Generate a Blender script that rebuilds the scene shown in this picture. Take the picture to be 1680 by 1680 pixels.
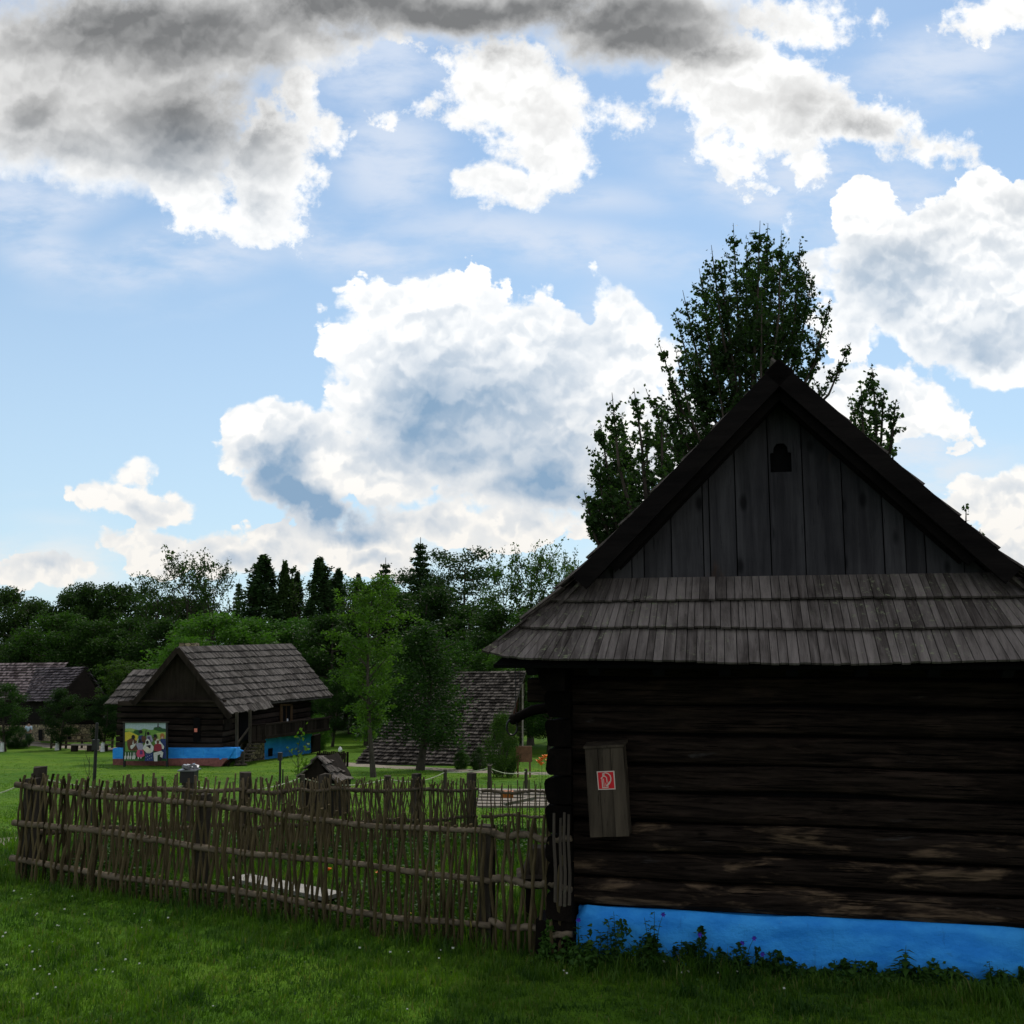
import bpy, bmesh, math, random
import numpy as np
from mathutils import Vector, Matrix, noise as mnoise
for o in list(bpy.data.objects): bpy.data.objects.remove(o)
sc = bpy.context.scene
COL = sc.collection
R = math.radians

# ------------------------------------------------------------------ camera
CAM_H, FPX = 2.65, 1650.0
PITCH = math.atan(230/FPX)
cd = bpy.data.cameras.new('camera'); cam = bpy.data.objects.new('camera', cd); COL.objects.link(cam)
cam.location = (0, 0, CAM_H); cam.rotation_euler = (R(90)+PITCH, 0, 0)
cd.sensor_width = 36; cd.lens = 36*FPX/1680; cd.clip_start = .05; cd.clip_end = 6000
sc.camera = cam
sc.render.resolution_x = sc.render.resolution_y = 1024

# ------------------------------------------------------------------ light
SUN_EL, SUN_AZ = 52, 14        # degrees; azimuth measured from the view axis towards the right
sl = bpy.data.lights.new('sun', 'SUN'); so = bpy.data.objects.new('sun', sl); COL.objects.link(so)
sl.energy = 2.0; sl.angle = R(4); sl.color = (1, .93, .82)
sd = Vector((math.sin(R(SUN_AZ))*math.cos(R(SUN_EL)), math.cos(R(SUN_AZ))*math.cos(R(SUN_EL)), math.sin(R(SUN_EL))))
so.rotation_euler = sd.to_track_quat('Z', 'Y').to_euler(); so.location = sd*100

sc.view_settings.view_transform = 'Standard'; sc.view_settings.look = 'None'
sc.view_settings.exposure = 0; sc.view_settings.gamma = 1
sc.render.film_transparent = False
sc.cycles.max_bounces = 6; sc.cycles.diffuse_bounces = 3; sc.cycles.glossy_bounces = 2
sc.cycles.transmission_bounces = 3; sc.cycles.transparent_max_bounces = 8
sc.cycles.use_denoising = True

# ------------------------------------------------------------------ node helper
class NT:
    def __init__(s, tree): s.t = tree; s.n = tree.nodes; s.l = tree.links
    def put(s, sock, v):
        if isinstance(v, bpy.types.NodeSocket): s.l.new(v, sock)
        else: sock.default_value = v
    def node(s, typ, ins=None, **props):
        n = s.n.new(typ)
        for k, v in props.items(): setattr(n, k, v)
        for k, v in (ins or {}).items(): s.put(n.inputs[k], v)
        return n
    def m(s, op, a, b=None, c=None, clamp=False):
        n = s.n.new('ShaderNodeMath'); n.operation = op; n.use_clamp = clamp
        s.put(n.inputs[0], a)
        if b is not None: s.put(n.inputs[1], b)
        if c is not None: s.put(n.inputs[2], c)
        return n.outputs[0]
    def v(s, op, a, b=None, sc_=None):
        n = s.n.new('ShaderNodeVectorMath'); n.operation = op
        s.put(n.inputs[0], a)
        if b is not None: s.put(n.inputs[1], b)
        if sc_ is not None: s.put(n.inputs['Scale'], sc_)
        return n.outputs['Value'] if op in ('LENGTH', 'DOT_PRODUCT', 'DISTANCE') else n.outputs[0]
    def ss(s, x, lo, hi, a=0., b=1.):
        n = s.n.new('ShaderNodeMapRange'); n.interpolation_type = 'SMOOTHSTEP'
        for k, q in zip(('Value', 'From Min', 'From Max', 'To Min', 'To Max'), (x, lo, hi, a, b)): s.put(n.inputs[k], q)
        return n.outputs[0]
    def lin(s, x, lo, hi, a=0., b=1.):
        n = s.n.new('ShaderNodeMapRange')
        for k, q in zip(('Value', 'From Min', 'From Max', 'To Min', 'To Max'), (x, lo, hi, a, b)): s.put(n.inputs[k], q)
        return n.outputs[0]
    def mix(s, f, a, b, blend='MIX'):
        n = s.n.new('ShaderNodeMix'); n.data_type = 'RGBA'; n.blend_type = blend
        s.put(n.inputs[0], f); s.put(n.inputs[6], a); s.put(n.inputs[7], b)
        return n.outputs[2]
    def noise(s, vec, scale, detail=4, rough=.55, dist=0., dim='3D', out=0, w=None):
        n = s.n.new('ShaderNodeTexNoise'); n.noise_dimensions = dim
        s.put(n.inputs['Vector'], vec); s.put(n.inputs['Scale'], scale); s.put(n.inputs['Detail'], detail)
        s.put(n.inputs['Roughness'], rough); s.put(n.inputs['Distortion'], dist)
        return n.outputs[out]
    def combine(s, x, y, z=0.):
        n = s.n.new('ShaderNodeCombineXYZ'); s.put(n.inputs[0], x); s.put(n.inputs[1], y); s.put(n.inputs[2], z)
        return n.outputs[0]
def c4(c): return (c[0], c[1], c[2], 1)

# ------------------------------------------------------------------ sky
# clouds live on directions of the sky; a cloud is (cx, cy, rx, ry, rotation), a plain tangent map of the southern sky
world = bpy.data.worlds.new('World'); sc.world = world; world.use_nodes = True
T = NT(world.node_tree); T.n.clear()
tc = T.node('ShaderNodeTexCoord').outputs['Generated']
cF = (0, math.cos(PITCH), math.sin(PITCH)); cU = (0, -math.sin(PITCH), math.cos(PITCH))
df = T.v('DOT_PRODUCT', tc, cF); dfc = T.m('MAXIMUM', df, .15)
sxs = T.node('ShaderNodeSeparateXYZ', {0: tc}); dirx, diry, dirz = sxs.outputs
K = FPX/100
U = T.m('MULTIPLY_ADD', T.m('DIVIDE', dirx, dfc), K, 8.4)
V = T.m('MULTIPLY_ADD', T.m('DIVIDE', T.v('DOT_PRODUCT', tc, cU), dfc), -K, 8.4)
P = T.combine(U, V)                                   # units of 100 photo pixels
nt_ = T.node('ShaderNodeTexSky', sky_type='NISHITA', sun_disc=False, sun_elevation=R(SUN_EL), sun_rotation=R(SUN_AZ))
nt_.air_density = 1.0; nt_.dust_density = .4; nt_.ozone_density = 2.2; nt_.altitude = 300
SKY_STR = .085
# domain warp
w1 = T.noise(P, .55, 3, .5, out=1)
Pw = T.v('ADD', P, T.v('SCALE', T.v('SUBTRACT', w1, (.5, .5, .5)), sc_=.36))
w2 = T.noise(P, 2.6, 3, .6, out=1)
Pb = T.v('ADD', Pw, T.v('SCALE', T.v('SUBTRACT', w2, (.5, .5, .5)), sc_=.34))
vor = T.node('ShaderNodeTexVoronoi', {'Vector': Pb, 'Scale': 1.0, 'Detail': 2.6, 'Roughness': .45, 'Lacunarity': 2.3}, voronoi_dimensions='2D', feature='F1', normalize=True)
bump = T.m('SUBTRACT', 1.0, T.m('MULTIPLY', vor.outputs['Distance'], 1.6))     # cauliflower lumps
fbm = T.noise(Pw, 1.1, 9, .62)
fine = T.noise(Pb, 4.5, 6, .65)
def blob(e, src, prev=None):
    cx, cy, rx, ry = e[:4]; rot = e[4] if len(e) > 4 else 0
    if prev is not None:                               # evaluated one after the other: keeps the shader's stack small
        q = T.n.new('ShaderNodeVectorMath'); q.operation = 'MULTIPLY_ADD'
        T.put(q.inputs[0], prev); T.put(q.inputs[1], (1e-7, 1e-7, 0)); T.put(q.inputs[2], src); src = q.outputs[0]
    mp = T.node('ShaderNodeMapping', {'Vector': src, 'Location': (cx/100, cy/100, 0), 'Rotation': (0, 0, R(rot)), 'Scale': (rx/100, ry/100, 1)}, vector_type='TEXTURE')
    ln = T.v('LENGTH', mp.outputs[0])
    return T.m('MULTIPLY', T.m('SUBTRACT', 1.0, ln), min(1.0, 1.25*min(rx, ry)/100))
def union(es, src, k=.12):
    acc = None
    for e in es:
        b = blob(e, src, acc)
        acc = b if acc is None else T.m('SMOOTH_MAX', acc, b, k)
    return acc
CRISP = [(690,540,130,85),(620,510,60,50),(690,495,70,42),(600,585,82,62),(780,492,50,42),(735,520,70,60),(765,650,215,150),(900,565,78,88),(870,690,170,130),
 (1000,520,46,66,-10),(1045,600,62,75),(740,740,130,70),(850,800,180,42),
 (440,720,70,52),(395,745,32,30),(500,735,90,60),(500,800,85,55,20),(600,755,85,52),(545,838,62,30),(655,790,80,55),
 (225,834,70,24,8),(222,782,22,14),(860,862,115,32),(960,868,70,28),(705,856,70,32),(600,905,85,34),(425,905,70,42),(375,920,60,36),(270,910,48,30),(180,885,46,24),(80,932,90,24),
 (1430,365,70,62),(1480,450,125,110),(1570,400,110,80),(1660,380,90,90),(1590,510,160,85),(1650,590,70,45),(1395,560,50,75),
 (1490,672,130,44,18),(1400,660,120,80),(1070,700,95,75),(1640,810,75,38,-15),(1660,880,65,60),(1340,420,10,10)]
LOOSE = [(830,130,88,95),(890,225,88,105),(850,300,70,45),(950,205,75,34),(1035,210,55,30),(690,78,62,20,30),(690,172,36,14,-15),(625,190,22,10),(745,195,26,24),
 (1190,110,120,85),(1260,170,150,85),(1400,200,130,55,18),(1510,238,72,28,15),(1190,262,75,36,30),(1240,305,60,28,35),(1315,285,42,30),(1300,40,130,45),
 (1108,187,14,11),(543,215,22,30),(545,250,16,14),(440,270,92,125,-10),(425,365,85,55),(490,150,32,90),(290,300,130,60,25),(1640,20,90,36,-25)]
SOFT = [(120,140,350,175),(300,60,360,100),(260,230,210,110),(720,0,480,72),(1060,40,200,80),(1000,-150,900,150)]
VEIL = [(1420,330,330,90,10),(1250,300,260,90,20),(620,110,150,90),(1560,90,230,70,-15),(900,400,400,60,8),(640,260,130,120,40),(60,330,190,80,-15),(80,420,110,60,20),(200,505,110,14,4),(340,505,95,14,-16),(1000,640,120,200),(300,420,260,70,-12),(620,420,200,60,15),(60,925,280,60),(1450,760,260,90),(1600,950,400,120),
 (760,890,400,50),(980,330,200,40),(1560,150,200,40,-10),(520,390,160,60,20),(110,860,110,18,6),(110,812,60,7)]
fc = union(CRISP, Pw)
Dc = T.m('ADD', fc, T.m('ADD', T.m('MULTIPLY', T.m('SUBTRACT', bump, .35), .75), T.m('MULTIPLY', T.m('SUBTRACT', fbm, .5), .8)))
fl = union(LOOSE, Pw)
Dl = T.m('ADD', fl, T.m('ADD', T.m('MULTIPLY', T.m('SUBTRACT', fbm, .48), 2.0), T.m('MULTIPLY', T.m('SUBTRACT', fine, .5), .45)))
fs = union(SOFT, Pw, .3)
Ds = T.m('ADD', fs, T.m('MULTIPLY', T.m('SUBTRACT', fbm, .42), 1.0))
fv = union(VEIL, Pw, .2)
sgv = T.noise(T.v('MULTIPLY', Pw, (.55, 1.5, 1)), 1.0, 6, .6)
Dv = T.m('MULTIPLY', T.ss(fv, -.15, .7), T.ss(sgv, .28, .64))
wdt = T.ss(sgv, .38, .62, .045, .26)
ac = T.ss(Dc, .0, wdt); al = T.ss(Dl, -.10, .30); as_ = T.ss(Ds, -.08, .45)
av = T.m('MULTIPLY', Dv, .8)
alpha = T.m('MAXIMUM', T.m('MAXIMUM', ac, al), T.m('MAXIMUM', as_, av))
thick = T.m('MAXIMUM', T.m('MAXIMUM', T.ss(Dc, .06, .55), T.ss(Dl, .1, .9)), T.ss(Ds, .05, .7))
Pd = T.v('ADD', T.v('ADD', P, T.v('SCALE', T.v('SUBTRACT', w1, (.5, .5, .5)), sc_=1.1)), T.v('SCALE', T.v('SUBTRACT', w2, (.5, .5, .5)), sc_=.35))
DARK = [(220,110,400,200,0,.42),(230,40,340,110,0,.95),(320,205,190,120,0,.85),(60,185,70,45,0,.7),(90,240,170,50,0,.6),(420,150,90,110,0,.8),(560,20,250,80,0,1.0),(850,25,420,62,0,1.05),(1060,75,190,62,0,.95),(410,320,100,42,30,.40),
 (900,190,110,70,0,.13),(850,260,50,50,0,.12),(1400,215,140,55,20,.45),(1460,470,150,120,0,.38),(1600,560,120,60,0,.46),(1560,400,70,50,0,.3),(1600,650,90,40,0,.25),
 (750,690,165,130,0,.72),(860,720,150,90,0,.55),(690,600,60,60,0,.25),(930,790,200,62,0,.75),(770,760,130,60,0,.75),(900,640,70,80,0,.50),(820,590,40,50,0,.3),(960,560,55,60,0,.3),(520,835,135,48,15,1.5),(450,790,70,75,0,1.0),(395,745,20,20,0,.3),(600,770,60,25,0,.22),
 (225,850,60,18,0,.35),(400,935,50,20,0,.5),(610,915,50,18,0,.4),(85,925,40,30,0,.3),(180,890,30,18,0,.25),(1500,710,110,28,10,.22),(640,580,50,40,0,.2),(850,870,80,18,0,.2)]
acc = None
for e in DARK:
    b = T.m('MULTIPLY', T.ss(blob(e[:4]+(e[4],), Pd, acc), -.38*min(1, min(e[2], e[3])/80), .78*min(1, min(e[2], e[3])/80)), e[5])
    acc = b if acc is None else T.m('SMOOTH_MAX', acc, b, .1)
dark = T.m('MULTIPLY', acc, T.lin(thick, 0, 1, .25, 1))
# lumps catch light on their upper side
vor2 = T.node('ShaderNodeTexVoronoi', {'Vector': T.v('ADD', Pb, (.02, .13, 0)), 'Scale': 1.0, 'Detail': 2.6, 'Roughness': .45, 'Lacunarity': 2.3}, voronoi_dimensions='2D', feature='F1', normalize=True)
conv = T.ss(T.m('SUBTRACT', Dc, Ds), -.3, .3)                                    # heaped cloud, not the grey deck
rel = T.m('SUBTRACT', vor2.outputs['Distance'], vor.outputs['Distance'])       # >0 on tops
lit = T.ss(rel, -.14, .14)
relief = T.m('MULTIPLY', T.m('SUBTRACT', .55, lit), T.m('MULTIPLY', T.lin(conv, 0, 1, .20, .38), T.lin(thick, 0, 1, .35, 1)))
fsm = T.noise(Pw, .8, 2.5, .45)
nmod = T.m('MULTIPLY', T.m('SUBTRACT', fsm, .5), T.m('MULTIPLY', T.lin(thick, 0, 1, 0, .9), T.lin(conv, 0, 1, .30, 1)))
shade = T.m('ADD', T.m('ADD', dark, relief), nmod, clamp=True)
low = T.ss(V, 1.5, 5.0)
cd_ = T.mix(low, (.205, .21, .215, 1), (.26, .40, .57, 1))
cl_ = T.mix(T.ss(V, 5.5, 9.5), (1.10, 1.10, 1.09, 1), (.96, .93, .88, 1))
ccol = T.mix(T.m('POWER', shade, .72), cl_, cd_)
vcol = T.mix(T.ss(V, 5, 9.5), (.72, .80, .93, 1), (.86, .87, .86, 1))
iscloud = T.ss(T.m('SUBTRACT', T.m('MAXIMUM', T.m('MAXIMUM', ac, al), as_), av), -.2, .2)
ccol = T.mix(iscloud, vcol, ccol)
# sky base, tinted by the thin haze near the horizon
base = T.v('MULTIPLY', nt_.outputs[0], (SKY_STR*1.25, SKY_STR*1.5, SKY_STR*1.55))
hz = T.ss(dirz, .62, -.02)
base = T.mix(.16, base, (.62, .76, .92, 1))
base = T.mix(T.m('MULTIPLY', hz, .70), base, (.62, .78, .90, 1))
front = T.mix(alpha, base, ccol)
# the rest of the sky: broken sunlit cloud
nb = T.ss(T.noise(tc, 3.0, 7, .6), .42, .6)
back = T.mix(T.m('MULTIPLY', nb, .85), T.v('SCALE', nt_.outputs[0], sc_=SKY_STR), (1.25, 1.25, 1.28, 1))
reg = T.m('MULTIPLY', T.m('MULTIPLY', T.ss(U, -7, -3), T.ss(U, 24, 20)), T.m('MULTIPLY', T.ss(V, -7, -3.5), T.ss(V, 20, 16)))
reg = T.m('MULTIPLY', reg, T.m('GREATER_THAN', df, .3))
bgf = T.node('ShaderNodeBackground', {'Color': front, 'Strength': 1.0})
bgb = T.node('ShaderNodeBackground', {'Color': back, 'Strength': 1.0})
mxs = T.node('ShaderNodeMixShader', {0: reg, 1: bgb.outputs[0], 2: bgf.outputs[0]})
wo = T.node('ShaderNodeOutputWorld'); T.l.new(mxs.outputs[0], wo.inputs[0])
world.cycles.sampling_method = 'MANUAL'; world.cycles.sample_map_resolution = 512

# ------------------------------------------------------------------ building helpers
_c, _s = math.cos(PITCH), math.sin(PITCH)
def at(px, py, Y):
    """point at forward distance Y seen at photo position px, py (used to read off real positions)"""
    u = (px-840)/FPX; v = (840-py)/FPX
    r = (u, _c-v*_s, _s+v*_c); k = Y/r[1]
    return Vector((r[0]*k, Y, CAM_H+r[2]*k))
YK = [-40, 0, 4, 7, 9, 12.6, 14, 17, 22, 40, 50, 75, 100, 130, 170, 400, 2500]
HK = [2.2, 1.0, .5, .12, .06, .03, -.08, -.42, -.85, -2.15, -2.85, -3.95, -4.6, -4.2, -1.0, 2., 2.]
def gh(x, y):
    x = np.asarray(x, float); y = np.asarray(y, float)
    return np.interp(y, YK, HK) + .038*np.clip(-x-1, 0, 6)*np.interp(y, [0, 8, 13, 20], [0, 1, 1, 0])
def ghf(x, y): return float(gh(x, y))

def tag(o, label=None, cat=None, group=None, kind=None):
    if label: o['label'] = label
    if cat: o['category'] = cat
    if group: o['group'] = group
    if kind: o['kind'] = kind
    return o
def thing(name, label, cat, loc=(0, 0, 0), rz=0., group=None):
    o = bpy.data.objects.new(name, None); COL.objects.link(o); o.location = loc; o.rotation_euler = (0, 0, rz)
    o.empty_display_size = .2
    return tag(o, label, cat, group)
def inv_of(o):
    m = Matrix.Identity(4)
    while o is not None:
        m = Matrix.LocRotScale(o.location, o.rotation_euler, o.scale) @ m; o = o.parent
    return m.inverted()
class MB:
    def __init__(s): s.v = []; s.f = []
    def add(s, vs, fs):
        n = len(s.v); s.v += [tuple(v) for v in vs]; s.f += [tuple(i+n for i in f) for f in fs]; return s
    def hexa(s, p):   # 8 corners: bottom 4 ccw, top 4 ccw
        return s.add(p, [(3, 2, 1, 0), (4, 5, 6, 7), (0, 1, 5, 4), (1, 2, 6, 5), (2, 3, 7, 6), (3, 0, 4, 7)])
    def box(s, x0, x1, y0, y1, z0, z1):
        return s.hexa([(x0, y0, z0), (x1, y0, z0), (x1, y1, z0), (x0, y1, z0), (x0, y0, z1), (x1, y0, z1), (x1, y1, z1), (x0, y1, z1)])
    def obox(s, c, ax, ay, az):    # centre and three half-axis vectors
        c, ax, ay, az = Vector(c), Vector(ax), Vector(ay), Vector(az)
        return s.hexa([c-ax-ay-az, c+ax-ay-az, c+ax+ay-az, c-ax+ay-az, c-ax-ay+az, c+ax-ay+az, c+ax+ay+az, c-ax+ay+az])
    def beam(s, a, b, w, h, up=(0, 0, 1)):
        a, b = Vector(a), Vector(b); d = (b-a); L = d.length; d /= max(L, 1e-6)
        sd_ = d.cross(Vector(up)); sd_ = sd_.normalized() if sd_.length > 1e-3 else Vector((1, 0, 0)); u = sd_.cross(d)
        return s.obox((a+b)/2, d*L/2, sd_*w/2, u*h/2)
    def tube(s, pts, rad, n=6, cap=True):
        pts = [Vector(p) for p in pts]; m = len(pts)
        if not hasattr(rad, '__len__'): rad = [rad]*m
        vs = []; ref = Vector((.31, .77, .12))
        for i, p in enumerate(pts):
            d = (pts[min(i+1, m-1)]-pts[max(i-1, 0)]); d = d.normalized() if d.length > 0 else Vector((0, 0, 1))
            a = d.cross(ref).normalized(); b = d.cross(a)
            for k in range(n):
                t = 2*math.pi*k/n; vs.append(p+(a*math.cos(t)+b*math.sin(t))*rad[i])
        fs = [(i*n+k, i*n+(k+1) % n, (i+1)*n+(k+1) % n, (i+1)*n+k) for i in range(m-1) for k in range(n)]
        if cap: fs += [tuple(range(n))[::-1], tuple(range((m-1)*n, m*n))]
        return s.add(vs, fs)
    def prism(s, poly, dirv):      # extrude a planar polygon by dirv
        n = len(poly); d = Vector(dirv); p = [Vector(q) for q in poly]
        return s.add(p+[q+d for q in p], [tuple(range(n))[::-1], tuple(range(n, 2*n))]+[(i, (i+1) % n, n+(i+1) % n, n+i) for i in range(n)])
    def sphere(s, c, r, nu=8, nv=5):
        c = Vector(c); r = r if hasattr(r, '__len__') else (r, r, r); vs = []
        for j in range(nv+1):
            ph = math.pi*j/nv
            for i in range(nu):
                t = 2*math.pi*i/nu; vs.append(c+Vector((r[0]*math.sin(ph)*math.cos(t), r[1]*math.sin(ph)*math.sin(t), r[2]*math.cos(ph))))
        return s.add(vs, [(j*nu+i, j*nu+(i+1) % nu, (j+1)*nu+(i+1) % nu, (j+1)*nu+i) for j in range(nv) for i in range(nu)])
    def build(s, name, mat, parent=None, world=False, smooth=False):
        me = bpy.data.meshes.new(name); v = s.v
        if world and parent is not None:
            im = inv_of(parent); v = [im @ Vector(q) for q in v]
        me.from_pydata(v, [], s.f); me.materials.append(mat); me.validate()
        bm_ = bmesh.new(); bm_.from_mesh(me); bmesh.ops.recalc_face_normals(bm_, faces=bm_.faces); bm_.to_mesh(me); bm_.free()
        if smooth: me.polygons.foreach_set('use_smooth', [True]*len(me.polygons))
        o = bpy.data.objects.new(name, me); COL.objects.link(o); o.parent = parent
        return o
def np_mesh(name, V_, F_, mat, parent=None, smooth=False):
    me = bpy.data.meshes.new(name); V_ = np.asarray(V_, np.float32); F_ = np.asarray(F_, np.int32); k = F_.shape[1]
    me.vertices.add(len(V_)); me.vertices.foreach_set('co', V_.ravel())
    me.loops.add(F_.size); me.loops.foreach_set('vertex_index', F_.ravel())
    me.polygons.add(len(F_)); me.polygons.foreach_set('loop_start', np.arange(0, F_.size, k, dtype=np.int32))
    me.polygons.foreach_set('loop_total', np.full(len(F_), k, np.int32))
    me.update(calc_edges=True); me.validate()
    if mat: me.materials.append(mat)
    if smooth: me.polygons.foreach_set('use_smooth', [True]*len(me.polygons))
    o = bpy.data.objects.new(name, me); COL.objects.link(o); o.parent = parent
    return o
def leaf_cards(P_, size, rng, flat=.0, asp=.55, down=0.):
    """folded leaf shapes (two triangles) at points P_; size scalar or array"""
    n = len(P_); size = np.broadcast_to(np.asarray(size, float), (n,))
    d = rng.normal(size=(n, 3)); d[:, 2] = d[:, 2]*(1-flat)-down; d /= np.linalg.norm(d, axis=1)[:, None]+1e-9
    r = rng.normal(size=(n, 3)); s_ = np.cross(d, r); s_ /= np.linalg.norm(s_, axis=1)[:, None]+1e-9
    nn = np.cross(d, s_); h = (size*.5)[:, None]; w = (size*asp*.5)[:, None]
    V_ = np.empty((n, 4, 3)); V_[:, 0] = P_-d*h; V_[:, 1] = P_+s_*w+nn*w*.35; V_[:, 2] = P_+d*h; V_[:, 3] = P_-s_*w+nn*w*.35
    i = np.arange(n)*4
    F_ = np.stack([np.stack([i, i+1, i+2], 1), np.stack([i, i+2, i+3], 1)], 1).reshape(-1, 3)
    return V_.reshape(-1, 3), F_

# ------------------------------------------------------------------ materials
def new_mat(name):
    m = bpy.data.materials.new(name); m.use_nodes = True; t = NT(m.node_tree); t.n.clear(); return m, t
def finish(t, col, rough=.8, bump=None, bstr=.3, bdist=.01, spec=.3, metal=0.):
    p = t.node('ShaderNodeBsdfPrincipled', {'Base Color': col, 'Roughness': rough, 'Metallic': metal, 'Specular IOR Level': spec})
    if bump is not None:
        b = t.node('ShaderNodeBump', {'Height': bump, 'Strength': bstr, 'Distance': bdist}); t.l.new(b.outputs[0], p.inputs['Normal'])
    o = t.node('ShaderNodeOutputMaterial'); t.l.new(p.outputs[0], o.inputs[0]); return p
def wood(name, dark, light, grain=(1, 1, 1), sc_=6., var=.35, lichen=0., rust=0., rough=.85, knots=0.):
    """weathered wood: stretched fibres, cracks, stains; each board (mesh island) has its own tone"""
    m, t = new_mat(name)
    geo = t.node('ShaderNodeNewGeometry'); rnd = geo.outputs['Random Per Island']
    tc_ = t.node('ShaderNodeTexCoord').outputs['Object']
    off = t.v('SCALE', (37.1, 11.7, 23.3), sc_=rnd)
    p = t.v('ADD', t.v('MULTIPLY', tc_, tuple(g*sc_ for g in grain)), off)
    n1 = t.noise(p, 1.0, 8, .65, .4); n2 = t.noise(p, 4.5, 5, .7); n3 = t.noise(tc_, 1.3, 4, .6)
    f = t.m('ADD', t.m('MULTIPLY', n1, .9), t.m('MULTIPLY', n3, .45))
    f = t.m('ADD', t.m('SUBTRACT', f, .68), .5)
    f = t.m('ADD', f, t.m('MULTIPLY', t.m('SUBTRACT', rnd, .5), var), clamp=True)
    col = t.mix(t.ss(f, .2, .85), c4(dark), c4(light))
    cr = t.ss(n2, .60, .68)
    col = t.mix(t.m('MULTIPLY', cr, .55), col, c4([d*.35 for d in dark]))
    if knots:
        vk = t.node('ShaderNodeTexVoronoi', {'Vector': t.v('ADD', t.v('MULTIPLY', tc_, tuple(knots*max(g, .45)/1.0 for g in grain)), off), 'Scale': 1.0})
        col = t.mix(t.ss(vk.outputs['Distance'], .24, .08, 0, .8), col, c4([d*.3 for d in dark]))
    if lichen:
        nl = t.noise(tc_, 22, 5, .7); nm = t.noise(tc_, .9, 2, .5)
        col = t.mix(t.m('MULTIPLY', t.m('MULTIPLY', t.ss(nl, .56, .66), t.ss(nm, .45, .62)), lichen), col, (.20, .22, .13, 1))
    if rust:
        nr = t.noise(t.v('MULTIPLY', tc_, (1, 1, .6)), 2.2, 4, .6)
        col = t.mix(t.m('MULTIPLY', t.ss(nr, .60, .74), rust), col, (.16, .075, .03, 1))
    finish(t, col, rough, t.m('ADD', n1, t.m('MULTIPLY', n2, .5)), .7, .014, .04)
    return m
def flat(name, col, rough=.7, spec=.3, metal=0., nz=.25, sc_=8., bump=.2):
    m, t = new_mat(name); tc_ = t.node('ShaderNodeTexCoord').outputs['Object']
    n = t.noise(tc_, sc_, 6, .6)
    cc = t.mix(t.ss(n, .3, .7), c4([q*(1-nz) for q in col]), c4([min(1, q*(1+nz)) for q in col]))
    finish(t, cc, rough, n, bump, .01, spec, metal); return m
def foliage(name, dark, light, trans=.35, tint=True, rough=.55):
    m, t = new_mat(name)
    rnd = t.node('ShaderNodeNewGeometry').outputs['Random Per Island']
    tc_ = t.node('ShaderNodeTexCoord').outputs['Object']
    n = t.noise(tc_, .9, 3, .6)
    f = t.m('ADD', t.m('MULTIPLY', rnd, .55), t.m('MULTIPLY', t.ss(n, .35, .65), .45))
    col = t.mix(f, c4(dark), c4(light))
    if tint: col = t.mix(1.0, col, t.node('ShaderNodeObjectInfo').outputs['Color'], 'MULTIPLY')
    d = t.node('ShaderNodeBsdfPrincipled', {'Base Color': col, 'Roughness': rough, 'Specular IOR Level': .12})
    tr = t.node('ShaderNodeBsdfTranslucent', {'Color': t.mix(1.0, col, (1.25, 1.5, .55, 1), 'MULTIPLY')})
    mx = t.node('ShaderNodeMixShader', {0: trans, 1: d.outputs[0], 2: tr.outputs[0]})
    o = t.node('ShaderNodeOutputMaterial'); t.l.new(mx.outputs[0], o.inputs[0]); return m
M = {}
M['log'] = wood('hewn_logs', (.005, .0037, .003), (.026, .018, .014), (.12, 1, 1), 9, .35, rust=.6)
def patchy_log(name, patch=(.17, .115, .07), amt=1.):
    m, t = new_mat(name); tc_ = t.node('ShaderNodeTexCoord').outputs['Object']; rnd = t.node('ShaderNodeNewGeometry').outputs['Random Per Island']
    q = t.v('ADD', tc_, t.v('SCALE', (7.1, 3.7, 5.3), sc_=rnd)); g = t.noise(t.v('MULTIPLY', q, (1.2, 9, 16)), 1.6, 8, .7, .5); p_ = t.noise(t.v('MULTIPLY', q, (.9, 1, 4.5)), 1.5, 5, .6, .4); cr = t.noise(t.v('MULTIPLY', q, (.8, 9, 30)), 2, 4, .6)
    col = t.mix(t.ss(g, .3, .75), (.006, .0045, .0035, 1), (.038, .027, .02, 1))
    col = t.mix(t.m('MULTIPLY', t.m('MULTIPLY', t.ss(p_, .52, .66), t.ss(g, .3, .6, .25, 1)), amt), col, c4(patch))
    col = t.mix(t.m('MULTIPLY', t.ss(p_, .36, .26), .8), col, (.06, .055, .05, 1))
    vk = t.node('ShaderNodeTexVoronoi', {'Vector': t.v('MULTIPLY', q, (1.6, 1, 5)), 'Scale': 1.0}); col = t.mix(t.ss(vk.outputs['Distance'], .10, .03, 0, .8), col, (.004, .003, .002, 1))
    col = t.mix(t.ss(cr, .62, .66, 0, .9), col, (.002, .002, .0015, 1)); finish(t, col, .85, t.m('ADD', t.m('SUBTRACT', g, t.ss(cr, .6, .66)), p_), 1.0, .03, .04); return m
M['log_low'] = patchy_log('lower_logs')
M['log'] = patchy_log('upper_logs', (.045, .030, .022), .8)
M['log_end'] = wood('log_ends', (.003, .0025, .002), (.012, .009, .007), (1, .15, 1), 9, .4)
M['gable'] = wood('gable_boards', (.024, .023, .025), (.080, .077, .079), (1, 1, .07), 10, .2, rust=.4, knots=5.)
M['barge'] = wood('barge_boards', (.004, .0035, .0035), (.012, .010, .009), (.15, 1, 1), 8, .3)
M['shingle'] = wood('old_shingles', (.035, .029, .025), (.205, .178, .158), (1, .1, .1), 18, .22, lichen=.85)
M['shingle_far'] = wood('far_shingles', (.034, .030, .027), (.155, .14, .128), (1, 1, .2), 8, .42, lichen=.4)
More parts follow.
